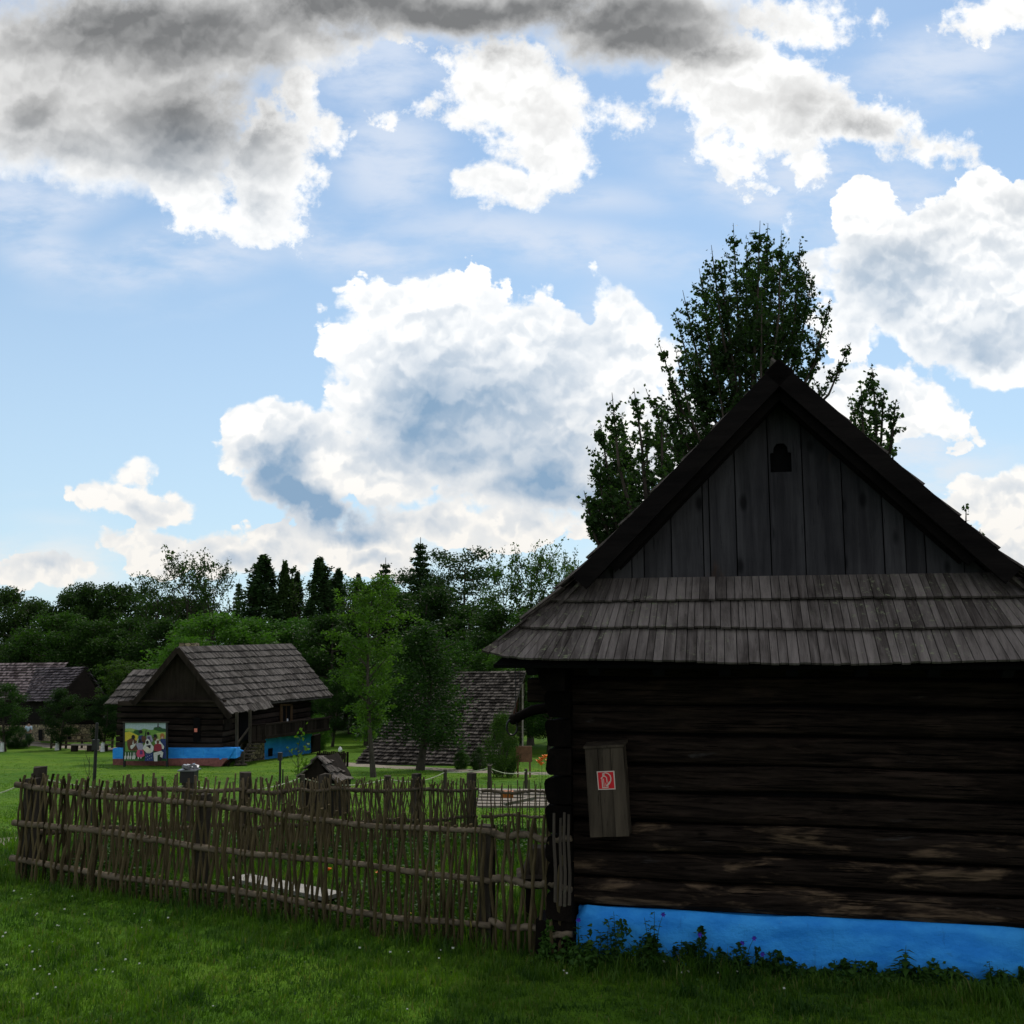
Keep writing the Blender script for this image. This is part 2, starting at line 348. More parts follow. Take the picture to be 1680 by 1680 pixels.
M['shingle_purple'] = wood('purple_grey_shingles', (.03, .025, .028), (.125, .108, .115), (1, 1, .2), 6, .7)
M['log_far'] = wood('far_logs', (.010, .007, .0055), (.048, .036, .028), (.1, 1, 1), 4, .5)
M['plank'] = wood('far_planks', (.010, .0075, .006), (.035, .027, .021), (1, 1, .1), 5, .5)
M['post'] = wood('fence_posts', (.026, .022, .017), (.095, .080, .062), (1, 1, .1), 12, .3, lichen=.3)
M['rail'] = wood('fence_rails', (.035, .028, .018), (.22, .175, .12), (.12, 1, 1), 12, .3)
M['stick'] = wood('fence_sticks', (.020, .016, .007), (.115, .090, .045), (1, 1, .12), 16, .9)
M['stickb'] = wood('back_fence_sticks', (.045, .034, .018), (.20, .155, .09), (1, 1, .12), 12, .9)
M['pale'] = wood('pale_boards', (.15, .13, .105), (.38, .34, .28), (.15, 1, 1), 6, .5)
M['bench'] = wood('bench_top', (.26, .25, .22), (.5, .48, .44), (.15, 1, 1), 8, .2)
M['boxwood'] = wood('box_boards', (.020, .016, .012), (.095, .076, .054), (1, 1, .08), 12, .35, rust=.7, knots=4.)
M['dark'] = flat('dark_metal', (.015, .013, .013), .5, .4)
M['black'] = flat('dark_opening', (.004, .004, .004), .9, .1)
M['tin'] = flat('shiny_tin', (.25, .25, .27), .35, .5, .9)
M['white'] = flat('whitewash', (.7, .7, .68), .8)
M['stone'] = None
M['bark'] = wood('bark', (.025, .02, .016), (.09, .075, .06), (1, 1, .2), 6, .3)
M['bark_far'] = wood('far_bark', (.03, .026, .02), (.10, .085, .068), (1, 1, .3), 3, .3)
def blue_paint(name, red=None):
    m, t = new_mat(name); tc_ = t.node('ShaderNodeTexCoord').outputs['Object']
    n = t.noise(t.v('MULTIPLY', tc_, (1, 1, 2.2)), 2.0, 7, .65); n2 = t.noise(tc_, 30, 4, .6)
    cc = t.mix(t.ss(n, .35, .7), (.016, .27, .82, 1), (.05, .42, .98, 1))
    cc = t.mix(t.ss(t.noise(t.v('MULTIPLY', tc_, (1, 1, 3.)), 5, 6, .7), .63, .75, 0, .35), cc, (.01, .07, .24, 1))
    sep = t.node('ShaderNodeSeparateXYZ', {0: tc_}).outputs; mud = t.m('MULTIPLY', t.ss(t.m('ADD', sep[2], t.m('MULTIPLY', n, .25)), .30, .05), t.ss(n2, .35, .6)); cc = t.mix(t.m('MULTIPLY', mud, .7), cc, (.03, .06, .07, 1))
    chip = t.noise(tc_, 7, 6, .7); cc = t.mix(t.ss(chip, .68, .71, 0, .55), cc, (.20, .42, .62, 1)); cc = t.mix(t.ss(t.noise(t.v('MULTIPLY', tc_, (5, 5, .8)), 2.2, 5, .65), .60, .74, 0, .4), cc, (.008, .10, .38, 1))
    finish(t, cc, .75, t.m('ADD', n, t.m('MULTIPLY', n2, .35)), .7, .03); return m
M['blue'] = blue_paint('blue_limewash')
M['red_band'] = flat('red_brown_limewash', (.20, .075, .06), .8)
def stone_mat(name, a, b):
    m, t = new_mat(name); tc_ = t.node('ShaderNodeTexCoord').outputs['Object']
    vo = t.node('ShaderNodeTexVoronoi', {'Vector': t.v('MULTIPLY', tc_, (1, 1, 1.7)), 'Scale': 3.2}, feature='F1')
    ve = t.node('ShaderNodeTexVoronoi', {'Vector': t.v('MULTIPLY', tc_, (1, 1, 1.7)), 'Scale': 3.2}, feature='DISTANCE_TO_EDGE')
    sp = t.node('ShaderNodeSeparateColor', {0: vo.outputs['Color']})
    cc = t.mix(sp.outputs[0], c4(a), c4(b)); cc = t.mix(t.ss(ve.outputs[0], .09, .02), cc, (.015, .012, .01, 1))
    finish(t, cc, .9, t.ss(ve.outputs[0], 0, .1), .8, .05); return m
M['stone'] = stone_mat('rubble_stone', (.10, .08, .05), (.36, .29, .17))
M['leaf'] = foliage('broad_leaves', (.014, .034, .009), (.052, .10, .022), .38)
M['leaf_near'] = foliage('pear_leaves', (.014, .030, .009), (.04, .085, .02), .38)
M['needle'] = foliage('needles', (.016, .036, .012), (.042, .078, .022), .22)
M['leaf_bright'] = foliage('bright_leaves', (.05, .10, .012), (.11, .19, .03), .42)
M['weed'] = foliage('weed_leaves', (.014, .042, .007), (.055, .125, .02), .3)

# ------------------------------------------------------------------ ground, paths
def on_ground(px, py):
    r = at(px, py, 1.0)-Vector((0, 0, CAM_H)); r = Vector((r.x, 1.0, r.z)); lo = 2.0; prev = lo
    for i in range(4000):
        Y = lo*1.004**i
        if CAM_H+r.z*Y < ghf(r.x*Y, Y):
            a, b = prev, Y
            for _ in range(25):
                c_ = (a+b)/2
                if CAM_H+r.z*c_ < ghf(r.x*c_, c_): b = c_
                else: a = c_
            return Vector((r.x*b, b, ghf(r.x*b, b)))
        prev = Y
        if Y > 300: break
    return Vector((r.x*90, 90, ghf(r.x*90, 90)))
def gp(px, Y):
    """a point standing on the ground at forward distance Y below photo column px"""
    x = (px-840)/FPX*Y*1.01; z = ghf(x, Y)
    for _ in range(4):
        x = (px-840)/FPX*(Y*_c+(z-CAM_H)*_s); z = ghf(x, Y)
    return Vector((x, Y, z))
def pxh(npx, Y): return npx/FPX*Y
ys = np.unique(np.concatenate([np.arange(-40, 0, 4), np.arange(0, 20, .25), np.arange(20, 60, 1), np.arange(60, 180, 2.5), np.array(YK), [220, 300, 600, 1200, 2500]]))
xs = np.unique(np.concatenate([-np.array([2500, 1200, 600, 300, 200, 150]), np.arange(-110, -12, 4), np.arange(-12, 12.1, .25), np.arange(16, 112, 4), np.array([150, 200, 300, 600, 1200, 2500])]))
GX, GY = np.meshgrid(xs, ys)
Z = gh(GX, GY)
m, t = new_mat('lawn_ground')
tc_ = t.node('ShaderNodeTexCoord').outputs['Object']
n1 = t.noise(tc_, .16, 5, .6); n2 = t.noise(t.v('MULTIPLY', tc_, (1, .6, 1)), 1.7, 6, .65); n3 = t.noise(tc_, 26, 4, .7)
cc = t.mix(t.ss(n1, .35, .65), (.055, .150, .006, 1), (.115, .225, .010, 1))
cc = t.mix(t.ss(n2, .5, .75, 0, .6), cc, (.13, .19, .02, 1))
cc = t.mix(t.ss(n2, .5, .25, 0, .5), cc, (.018, .055, .006, 1))
n4 = t.noise(t.v('MULTIPLY', tc_, (.14, .5, 1)), 1.0, 7, .72); n5 = t.noise(t.v('MULTIPLY', tc_, (1, .5, 1)), 6.5, 5, .75)
cc = t.mix(t.ss(n4, .50, .66, 0, .75), cc, (.045, .11, .008, 1)); cc = t.mix(t.ss(n4, .46, .32, 0, .6), cc, (.17, .24, .02, 1))
cc = t.mix(t.ss(n5, .52, .68, 0, .6), cc, (.035, .09, .008, 1)); cc = t.mix(t.ss(n5, .66, .72, 0, .5), cc, (.30, .34, .14, 1))
cc = t.mix(t.ss(n3, .45, .7, 0, .5), cc, (.012, .035, .004, 1))
far = t.node('ShaderNodeSeparateXYZ', {0: tc_})
cc = t.mix(t.ss(far.outputs[1], 84, 96), cc, (.012, .022, .006, 1))      # forest floor
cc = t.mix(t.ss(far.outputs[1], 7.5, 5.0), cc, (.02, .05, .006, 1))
finish(t, cc, .9, t.m('ADD', n2, n3), .7, .06, .1)
M['lawn'] = m
nx, ny = len(xs), len(ys)
idx = np.arange(nx*ny).reshape(ny, nx)
F_ = np.stack([idx[:-1, :-1], idx[:-1, 1:], idx[1:, 1:], idx[1:, :-1]], -1).reshape(-1, 4)
g = np_mesh('ground', np.stack([GX, GY, Z], -1).reshape(-1, 3), F_, M['lawn'], smooth=True); tag(g, kind='structure')
m, t = new_mat('gravel'); tc_ = t.node('ShaderNodeTexCoord').outputs['Object']
n1 = t.noise(tc_, 1.2, 6, .65); n2 = t.noise(tc_, 20, 3, .7)
cc = t.mix(n1, (.17, .14, .10, 1), (.38, .34, .27, 1)); cc = t.mix(t.ss(n2, .5, .7, 0, .5), cc, (.10, .085, .06, 1))
finish(t, cc, .95, n2, .5, .03, .1); M['gravel'] = m
PATHS = []
def path(name, pts, width, mat, lift=.02):
    P2 = []
    for a, b in zip(pts[:-1], pts[1:]):
        k = max(2, int((b-a).length/.6)); P2 += [a.lerp(b, i/k) for i in range(k)]
    P2.append(pts[-1]); PATHS.append((np.array([[p.x, p.y] for p in P2]), width)); V_ = []; rng = random.Random(3)
    for i, p in enumerate(P2):
        d = (P2[min(i+1, len(P2)-1)]-P2[max(i-1, 0)]); n_ = Vector((-d.y, d.x, 0)).normalized()
        w = width*(1+.18*math.sin(i*.9)+rng.uniform(-.08, .08))/2
        for s_ in (-1, -.33, .33, 1):
            q = p+n_*w*s_; V_.append((q.x, q.y, ghf(q.x, q.y)+(lift if abs(s_) < .9 else -.01)))
    F_ = [(4*i+k, 4*i+k+1, 4*i+k+5, 4*i+k+4) for i in range(len(P2)-1) for k in range(3)]
    o = np_mesh(name, V_, F_, mat, smooth=True); tag(o, kind='structure'); return o
path('path', [on_ground(*q) for q in ((-90, 1211), (0, 1217), (60, 1221), (120, 1225), (200, 1231))], 3.4, M['gravel'], .05)
path('path', [on_ground(*q) for q in ((540, 1252), (600, 1256), (700, 1261), (790, 1266), (850, 1269), (960, 1270))], 2.0, M['gravel'], .05)
path('path', [on_ground(*q) for q in ((-60, 1392), (0, 1378), (120, 1372), (260, 1374), (400, 1366))], .95, M['gravel'], .02)
path('path', [on_ground(*q) for q in ((700, 1440), (800, 1446), (900, 1448))], .45, M['gravel'], .02)

# ------------------------------------------------------------------ shingle roofs, log walls
def shingles(mb, tl, tr, br, bl, nc, w, th=.02, rng=None, over=.12, ragged=.03, fan=None, sag=0., edge=None):
    """overlapping shingle courses on the quad tl,tr,br,bl; lower rows nearer the eave"""
    rng = rng or random.Random(1); tl, tr, br, bl = map(Vector, (tl, tr, br, bl))
    N = (tr-tl).cross(bl-tl).normalized()
    if N.z < 0: N = -N
    def P(s, v):
        st = s if fan is None else fan(s)
        a = tl.lerp(tr, st); b = bl.lerp(br, s)
        q = a.lerp(b, v)-N*sag*4*s*(1-s)*.25
        if edge: q = q+Vector((0, edge(v)*(1-s), 0))
        return q
    for c_ in range(nc):
        v0 = c_/nc; v1 = (c_+1)/nc; wid = (tl.lerp(bl, v1)-tr.lerp(br, v1)).length
        k = max(2, int(wid/w)); cuts = [0]
        for i in range(k): cuts.append(cuts[-1]+rng.uniform(.65, 1.35))
        cuts = [q/cuts[-1] for q in cuts]
        wave = [rng.uniform(-1, 1) for _ in range(7)]
        for i in range(k):
            s0, s1 = cuts[i], cuts[i+1]; g_ = .06*(s1-s0)
            s0 += g_; s1 -= g_; sm = (s0+s1)/2
            wv = sum(wave[j]*math.sin((j+1)*sm*3.1+j) for j in range(7))*.10*ragged
            e = rng.uniform(-ragged, ragged)*.5+wv
            vv1 = min(1.05, v1+over*0+e/((bl-tl).length)); vv0 = max(0, v0-over/nc)
            lift = th*(1+rng.uniform(-.3, .5)); dn = rng.uniform(-.15, .3)*th
            a, b, c2, d2 = P(s0, vv0), P(s1, vv0), P(s1, vv1), P(s0, vv1)
            up0, up1 = N*(th*.3), N*(lift+th*1.1)
            mb.hexa([d2+up1-N*th, c2+up1-N*th+N*dn, b+up0-N*th, a+up0-N*th, d2+up1, c2+up1+N*dn, b+up0, a+up0])
    return mb
def log_beam(mb, a, b, h, d, rng, seg=34, rough=.02, prof=None):
    """hewn log from a to b (bottom-front edge line), height h, depth d going +normal; a,b in the plane of the face"""
    a, b = Vector(a), Vector(b); t_ = (b-a).normalized(); up = Vector((0, 0, 1)); n = t_.cross(up)   # n points to the viewer side
    pr = prof or [(0., -.06), (.06, .55), (.22, .95), (.5, 1.0), (.78, .9), (.94, .5), (1.0, -.06), (1., -1.), (0., -1.)]
    vs = []; ph = [rng.uniform(0, 9) for _ in range(4)]; sh = rng.uniform(-1, 1)
    for i in range(seg+1):
        f = i/seg; p = a.lerp(b, f)
        for (zz, oo) in pr:
            q = mnoise.noise(Vector((f*(b-a).length*1.3+ph[0], zz*1.5, ph[1])))
            q2 = mnoise.noise(Vector((f*(b-a).length*.5+ph[2], ph[3], zz*.3)))
            out = (oo*.035 if oo > -.5 else -d)+ (q*rough*1.6 if oo > -.5 else 0)
            vs.append(p+up*(zz*h+q2*.035*(1 if oo > -.5 else 0))+n*out)
    m_ = len(pr)
    fs = [(i*m_+k, i*m_+(k+1) % m_, (i+1)*m_+(k+1) % m_, (i+1)*m_+k) for i in range(seg) for k in range(m_)]
    fs += [tuple(range(m_))[::-1], tuple(range(seg*m_, (seg+1)*m_))]
    return mb.add(vs, fs)

# ------------------------------------------------------------------ the big log house on the right
HYAW = R(-12.24)
H = thing('log_house', 'big dark log house with blue plinth and plank gable filling the right side', 'house', (2.35, 8.68, .05), HYAW)
rng = random.Random(11)
ZB = -.05                                      # local offset: local z = world z + ZB
def lz(z): return z+ZB
# walls: facade, sides, back
mb, ml = MB(), MB()
zs = [.50, .735, .965, 1.215, 1.46, 1.70, 1.955, 2.20, 2.44, 2.68]
for i in range(9):
    z0, z1 = lz(zs[i]), lz(zs[i+1]); x0 = -1.865 if i < 7 else -2.26
    log_beam(ml if i < 3 else mb, (x0, rng.uniform(-.01, .015), z0+.006), (1.88 if i < 7 else 2.1, rng.uniform(-.01, .015), z1*0+z0+.006), (z1-z0)-.026, .16, rng)
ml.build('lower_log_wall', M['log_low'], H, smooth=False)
mb.build('upper_log_wall', M['log'], H)
mb = MB()
for sx in (-1, 1):
    for i in range(9):
        z0 = lz(.38+i*.243); h_ = .225
        yf = -.17-rng.uniform(0, .03) if i < 8 else -.5
        if sx < 0: log_beam(mb, (-2.04, 7.9, z0), (-2.04, yf+.04, z0), h_, .19, rng, 30)
        else: log_beam(mb, (2.07, yf, z0), (2.07, 7.9, z0), h_, .19, rng, 30)
mb.build('side_log_wall', M['log_end'], H)
mb = MB()
for i in range(9): log_beam(mb, (1.9, 7.8, lz(zs[i])), (-1.9, 7.8, lz(zs[i])), .235, .16, rng)
mb.build('back_log_wall', M['log'], H)
mb = MB(); mb.box(-1.9, 1.95, .10, .14, lz(.42), lz(2.75)); mb.build('gap_backing', M['black'], H)  # black sheet added behind the logs to close see-through gaps
# plinth: uneven limewashed masonry
def lumpy(mb, x0, x1, y, z0f, z1f, nxs, nzs, amp, seed):
    vs = []
    for j in range(nzs+1):
        for i in range(nxs+1):
            x = x0+(x1-x0)*i/nxs; zz = z0f(x)+(z1f(x)-z0f(x))*j/nzs
            e = mnoise.fractal(Vector((x*1.6, zz*3, seed)), 1, 2, 4)*amp
            edge = 1-min(1, (nzs-j)/2.0)
            vs.append((x, y-e*1.0+edge*edge*.05-(1-j/nzs)*.04, zz))
    return mb.add(vs, [(j*(nxs+1)+i, j*(nxs+1)+i+1, (j+1)*(nxs+1)+i+1, (j+1)*(nxs+1)+i) for j in range(nzs) for i in range(nxs)])
mb = MB()
lumpy(mb, -1.83, 2.0, -.05, lambda x: -.45, lambda x: lz(.495+.012*math.sin(x*2.1)+.008*math.sin(x*5.3)+(-.10*max(0, -1.76-x)/.07 if x < -1.76 else 0)), 120, 26, .030, 2.2)
mb.box(-1.82, 2.0, .02, 7.8, -.45, lz(.47))
mb.box(-2.05, -1.82, -.02, 7.8, -.45, lz(.16))
mb.build('plinth', M['blue'], H, smooth=True)
mb = MB(); mb.box(-2.17, -1.84, -.13, .25, lz(.10), lz(.375)); mb.box(-2.06, -1.80, .0, 7.8, lz(.17), lz(.38))
mb.build('corner_block', M['log_end'], H)
# gable of vertical boards, with a keyhole vent
slope = (5.08-2.6)/2.44
def ztop(x): return lz(5.02-abs(x)*slope-.07)
bx = [-1.80, -1.62, -1.48, -1.31, -1.20, -.957, -.677, -.62, -.39, -.10, .187, .51, .83, 1.0, 1.16, 1.455, 1.66, 1.82]
mb = MB(); rg = random.Random(5)
vx0, vx1, vz0, vz1 = -.08, .10, 4.215, 4.385
vent = [(vx0, vz0), (vx1, vz0), (vx1, vz1), (vx1-.028, vz1+.005), (vx1-.032, vz1+.05), (vx1-.06, vz1+.085), (vx0+.06, vz1+.085), (vx0+.032, vz1+.05), (vx0+.028, vz1+.005), (vx0, vz1)]
for a, b in zip(bx[:-1], bx[1:]):
    g_ = .005; x0, x1 = a+g_, b-g_; yo = rg.uniform(-.012, .012); z0 = lz(3.21)+rg.uniform(-.015, .01); lean = rg.uniform(-.006, .006)
    def top(x0, x1):
        pts = [(x1, ztop(x1)), (x0, ztop(x0))]
        if x0 < 0 < x1: pts = [(x1, ztop(x1)), (0, ztop(0)), (x0, ztop(x0))]
        return pts
    if x0 < vent[0][0] and x1 > vx1:
        pieces = [[(x0, z0), (vx0, z0)]+[(vx0, lz(vz0)), (vx0, ztop(vx0)), (x0, ztop(x0))], [(vx1, z0), (x1, z0), (x1, ztop(x1)), (vx1, ztop(vx1))],
                  [(vx0, z0), (vx1, z0), (vx1, lz(vz0)), (vx0, lz(vz0))],
                  [(vx0, lz(vz1))]+[(p_[0], lz(p_[1])) for p_ in vent[8:5:-1]]+[(.045, lz(vz1+.085)), (.045, ztop(.045)), (vx0, ztop(vx0))],
                  [(.045, lz(vz1+.085))]+[(p_[0], lz(p_[1])) for p_ in vent[5:1:-1]]+[(vx1, ztop(vx1)), (.045, ztop(.045))]]
        vsn = len(mb.v)
        for pc in pieces: mb.prism([(p_[0], yo, p_[1]) for p_ in pc], (0, .03, 0))
    elif min(ztop(x0), ztop(x1)) > z0+.01 or True:
        tp = [q for q in top(x0, x1)]
        poly = [(x0, z0), (x1, z0)]+[(q[0], max(q[1], z0+.01)) for q in tp]
        mb.prism([(p_[0], yo, p_[1]) for p_ in poly], (0, .03, 0))
mb.build('gable_boards', M['gable'], H)
mb = MB(); mb.box(-1.75, 1.75, .10, .13, lz(3.0), lz(3.3)); mb.prism([(-1.7, .09, lz(3.25)), (1.7, .09, lz(3.25)), (0, .09, lz(4.85))], (0, .02, 0))
mb.build('gable_backing', M['black'], H)
# roof
RZ, EZ = lz(5.08), lz(2.60)
mb = MB()
def main_side(sx):
    tl, tr = Vector((0, -.36, RZ)), Vector((0, 8.5, RZ)); bl, br = Vector((sx*2.46, -.36, EZ+.03)), Vector((sx*2.46, 8.8, EZ+.03))
    shingles(mb, tl, tr, br, bl, 9, .10, .017, rng, ragged=.02, edge=lambda v: -.46*max(0, v-.70)/.30)
main_side(-1); main_side(1)
# sheathing below
for sx in (-1, 1):
    n_ = Vector((sx*.713, 0, .70)); a = Vector((0, -.33, RZ))-n_*.04; b = Vector((0, 8.4, RZ))-n_*.04; c1 = Vector((sx*2.40, 8.7, EZ))-n_*.04; d1 = Vector((sx*2.40, -.33, EZ))-n_*.04
    mb.hexa([a, b, c1, d1, a+n_*.025, b+n_*.025, c1+n_*.025, d1+n_*.025])
mb.obox((.03, 4.1, RZ-.015), (.085, 0, -.085), (0, 4.43, 0), (.007, 0, .008)); mb.obox((-.06, 4.13, RZ-.06), (.07, 0, .07), (0, 4.40, 0), (-.007, 0, .008))
roof = mb.build('roof', M['shingle'], H)
# front skirt roof under the gable, fanning at the hips
fan = lambda s: .5+(s-.5)*(1-.0*abs(2*s-1))-(0.03*math.copysign(abs(2*s-1)**5, s-.5))
mb = MB()
def skirt_z(v): return lz(3.30)+(EZ-.045-lz(3.30))*v
class _F: pass
rg = random.Random(21)
NC = 3; courses = [(0, .31), (.31, .64), (.64, 1.0)]
for ci, (v0, v1) in enumerate(courses):
    k = 66; cuts = [0]
    for i in range(k): cuts.append(cuts[-1]+rg.uniform(.72, 1.28))
    cuts = [q/cuts[-1]*2-1 for q in cuts]
    def PP(s, v, off):
        hb = 2.47; a_b = s*hb; a_t = s*1.79+math.copysign(abs(s)**3*.0, s)
        # nearly parallel in the middle, fanned at the ends
        a_t2 = math.copysign(min(abs(a_b), abs(a_b)-abs(s)**4*.68), s)
        x = a_t2+(a_b-a_t2)*v
        corner = abs(s)**14*.085
        z = skirt_z(v)+corner*v*v-.012*math.sin(s*4+1)*v; y = -.03+(-.82+.03)*v
        nrm = Vector((0, -.68, .73))
        return Vector((x, y, z))+nrm*off
    for i in range(k):
        s0, s1 = cuts[i], cuts[i+1]; g_ = .02*(s1-s0)+.0006; s0 += g_; s1 -= g_
        e = rg.uniform(-.006, .006)+.008*math.sin(i*.13+ci*2)
        th = .034+rg.uniform(-.002, .004); tw = rg.uniform(-.002, .003)
        va = max(0, v0-.03); vb = v1+e+.012
        mb.hexa([PP(s0, vb, th*.9), PP(s1, vb, th*.9+tw), PP(s1, va, -.016), PP(s0, va, -.016), PP(s0, vb, th*.9+.02), PP(s1, vb, th*.9+.02+tw), PP(s1, va, .004), PP(s0, va, .004)])
mb.build('skirt_roof', M['shingle'], H)
mb = MB()                                      # boarding and rafters below the skirt
mb.hexa([(-2.40, -.74, EZ-.08), (2.40, -.74, EZ-.08), (1.7, .05, lz(3.22)), (-1.7, .05, lz(3.22)), (-2.40, -.76, EZ-.055), (2.40, -.76, EZ-.055), (1.7, .03, lz(3.245)), (-1.7, .03, lz(3.245))])
for i in range(9):
    x = -2.1+i*.525; mb.beam((x, -.70, EZ-.10), (x*.85, .1, lz(3.14)), .09, .10)
for i in range(1, 9):
    mb.beam((-2.36, -.3+i*1.05, EZ-.06), (-1.7, -.3+i*1.05, EZ+.5), .09, .10); mb.beam((2.36, -.3+i*1.05, EZ-.06), (1.7, -.3+i*1.05, EZ+.5), .09, .10)
mb.box(-2.12, 2.12, -.02, 7.9, lz(2.66), lz(2.70))
mb.build('eave_framing', M['black'], H)
# verge boards
for sx in (-1, 1):
    mb = MB(); d = Vector((sx*2.44, 0, -(RZ-EZ))).normalized(); n_ = Vector((-d.z*sx*1, 0, abs(d.x))) if False else Vector((sx*abs(d.z), 0, abs(d.x)))
    for (off, w_, y, t_, e0, e1, pr_) in ((.02, .16, -.395, .035, -.03, 2.52, .0), (-.13, .07, -.27, .03, .06, 2.24, .0), (-.165, .035, -.10, .06, .14, 2.2, 0)):
        a = Vector((0, y, RZ))+d*e0+n_*(off-w_/2); b = Vector((0, y-pr_*7*(1 if e1 > 2.5 else 0)*.35, RZ))+d*e1+n_*(off-w_/2)
        mb.obox((a+b)/2, (b-a)/2, (0, t_/2, 0), n_*w_/2)
    mb.build('verge_board', M['barge'], H)
# lifting arm with an iron hoop, and cords from the eave (left side of the house)
def hloc(p): return inv_of(H) @ Vector(p)
arm = MB(); YA = 10.2
pts = [at(925, 1157, YA), at(898, 1161, YA), at(874, 1165, YA), at(858, 1172, YA), at(842, 1182, YA)]
arm.tube([hloc(p) for p in pts], [.05, .052, .05, .045, .05], 8); arm.sphere(hloc(at(843, 1180, YA)), .055)
ao = arm.build('wooden_arm', M['log_end'], H, smooth=True)
rp = [hloc(at(840+9*math.cos(t_*math.pi/8), 1193+13*math.sin(t_*math.pi/8), YA-.03)) for t_ in range(17)]
hp = MB(); hp.tube(rp, .010, 5, cap=False); hp.build('iron_hoop', M['dark'], ao)
for j, (xa, y1) in enumerate(((846, 1172), (853, 1180))):
    w = MB(); w.tube([hloc(at(xa, 1080, YA)), hloc(at(xa, y1, YA))], .005, 4); w.build('cord', M['dark'], H)

# extinguisher box on the facade
Bx = thing('extinguisher_box', 'tall weathered plank box with a red extinguisher sign on the dark log wall', 'wooden box', (0, 0, 0))
bl_ = (0, 0, 0)
def fac(px, py, off):                 # point on the facade plane pushed out by off
    a = at(px, py, 1)-Vector((0, 0, CAM_H)); n_ = Vector((math.sin(HYAW), -math.cos(HYAW), 0)); o_ = Vector((2.35, 8.68, 0))+n_*off
    d = Vector((a.x, 1, a.z)); k = (o_-Vector((0, 0, CAM_H))).dot(n_)/d.dot(n_); return Vector((0, 0, CAM_H))+d*k
n_ = Vector((math.sin(HYAW), -math.cos(HYAW), 0)); ex = Vector((math.cos(HYAW), math.sin(HYAW), 0))
q = [fac(968, 1374, .27), fac(1032, 1372, .27), fac(1021, 1226, .27), fac(959, 1229, .27)]
Bx.location = (q[0]+q[1])/2; ctr = sum(q, Vector())/4
up = (q[3]-q[0]).normalized(); rt = (q[1]-q[0]); wid = rt.length; rt.normalize(); hh = (q[3]-q[0]).length
mb = MB()
for k in range(3):
    a0 = q[0]+rt*wid*(k/3)+rt*.0015; a1 = q[0]+rt*wid*((k+1)/3)-rt*.0015; e = -.004*(k == 1)
    mb.hexa([a0+n_*e, a1+n_*e, a1-n_*.022, a0-n_*.022, a0+up*hh+n_*e, a1+up*hh+n_*e, a1+up*hh-n_*.022, a0+up*hh-n_*.022])
mb.build('front_boards', M['boxwood'], Bx, world=True)
for s_ in (0, 1):
    mb = MB(); a = (q[0] if s_ == 0 else q[1]-rt*.022); b = a+rt*.022
    mb.hexa([a-n_*.024, b-n_*.024, b-n_*.25, a-n_*.25, a+up*hh-n_*.024, b+up*hh-n_*.024, b+up*hh-n_*.25, a+up*hh-n_*.25]); mb.build('side_board', M['boxwood'], Bx, world=True)
mb = MB(); a = q[3]-rt*.008+n_*.012+up*.003; mb.hexa([a, a+rt*(wid+.016), a+rt*(wid+.03)-n_*.27+up*.02, a-n_*.27+up*.02]+[p_+up*.02 for p_ in (a, a+rt*(wid+.016), a+rt*(wid+.03)-n_*.27+up*.02, a-n_*.27+up*.02)])
mb.build('lid', M['boxwood'], Bx, world=True)
mb = MB(); a = q[0]+up*.004; mb.hexa([a-n_*.024, a+rt*wid-n_*.024, a+rt*wid-n_*.25, a-n_*.25]+[p_+up*.02 for p_ in (a-n_*.024, a+rt*wid-n_*.024, a+rt*wid-n_*.25, a-n_*.25)]); mb.build('floor_board', M['boxwood'], Bx, world=True)
# sign
sg = [fac(981.5, 1296, .272), fac(1010, 1295, .272), fac(1008, 1264.5, .272), fac(979, 1265.5, .272)]
sr = (sg[1]-sg[0]); su = (sg[3]-sg[0])
mred = flat('sign_red', (.62, .012, .02), .4, nz=.06); mcream = flat('sign_cream', (.62, .52, .44), .5, nz=.08)
mb = MB(); mb.prism([sg[0], sg[1], sg[2], sg[3]], n_*.003)
so_ = mb.build('sign', mcream, Bx, world=True)
def sp(u, v, o=.0): return sg[0]+sr*u+su*v+n_*(.003+o)
mb = MB(); mb.prism([sp(.055, .055), sp(.945, .055), sp(.945, .945), sp(.055, .945)], n_*.001); mb.build('sign_field', mred, so_, world=True)
mb = MB()
def stroke(pts, w, mb=mb):
    for (a, b) in zip(pts[:-1], pts[1:]):
        A, B = sp(*a, .0012), sp(*b, .0012); d = (B-A); L = d.length; d = d/max(L, 1e-6); s2 = d.cross(n_).normalized()
        mb.prism([A-d*w*.35-s2*w/2, B+d*w*.35-s2*w/2, B+d*w*.35+s2*w/2, A-d*w*.35+s2*w/2], n_*.001)
W = sr.length*.05
stroke([(.27, .10), (.27, .64), (.33, .72), (.47, .72), (.54, .64), (.55, .40)], W)            # cylinder outline
stroke([(.27, .12), (.58, .12), (.58, .24)], W); stroke([(.36, .18), (.36, .58)], W*.7); stroke([(.47, .20), (.47, .36)], W*.6)
stroke([(.22, .62), (.30, .68)], W); stroke([(.40, .72), (.42, .82), (.33, .76), (.33, .86)], W*.9)
arc = [(.36, .87), (.50, .91), (.64, .87), (.75, .76), (.79, .62), (.76, .46), (.68, .33), (.55, .22)]
stroke(arc, W*1.15); stroke([(.70, .42), (.50, .20)], W*1.2)
mb.build('pictogram', mcream, so_, world=True)

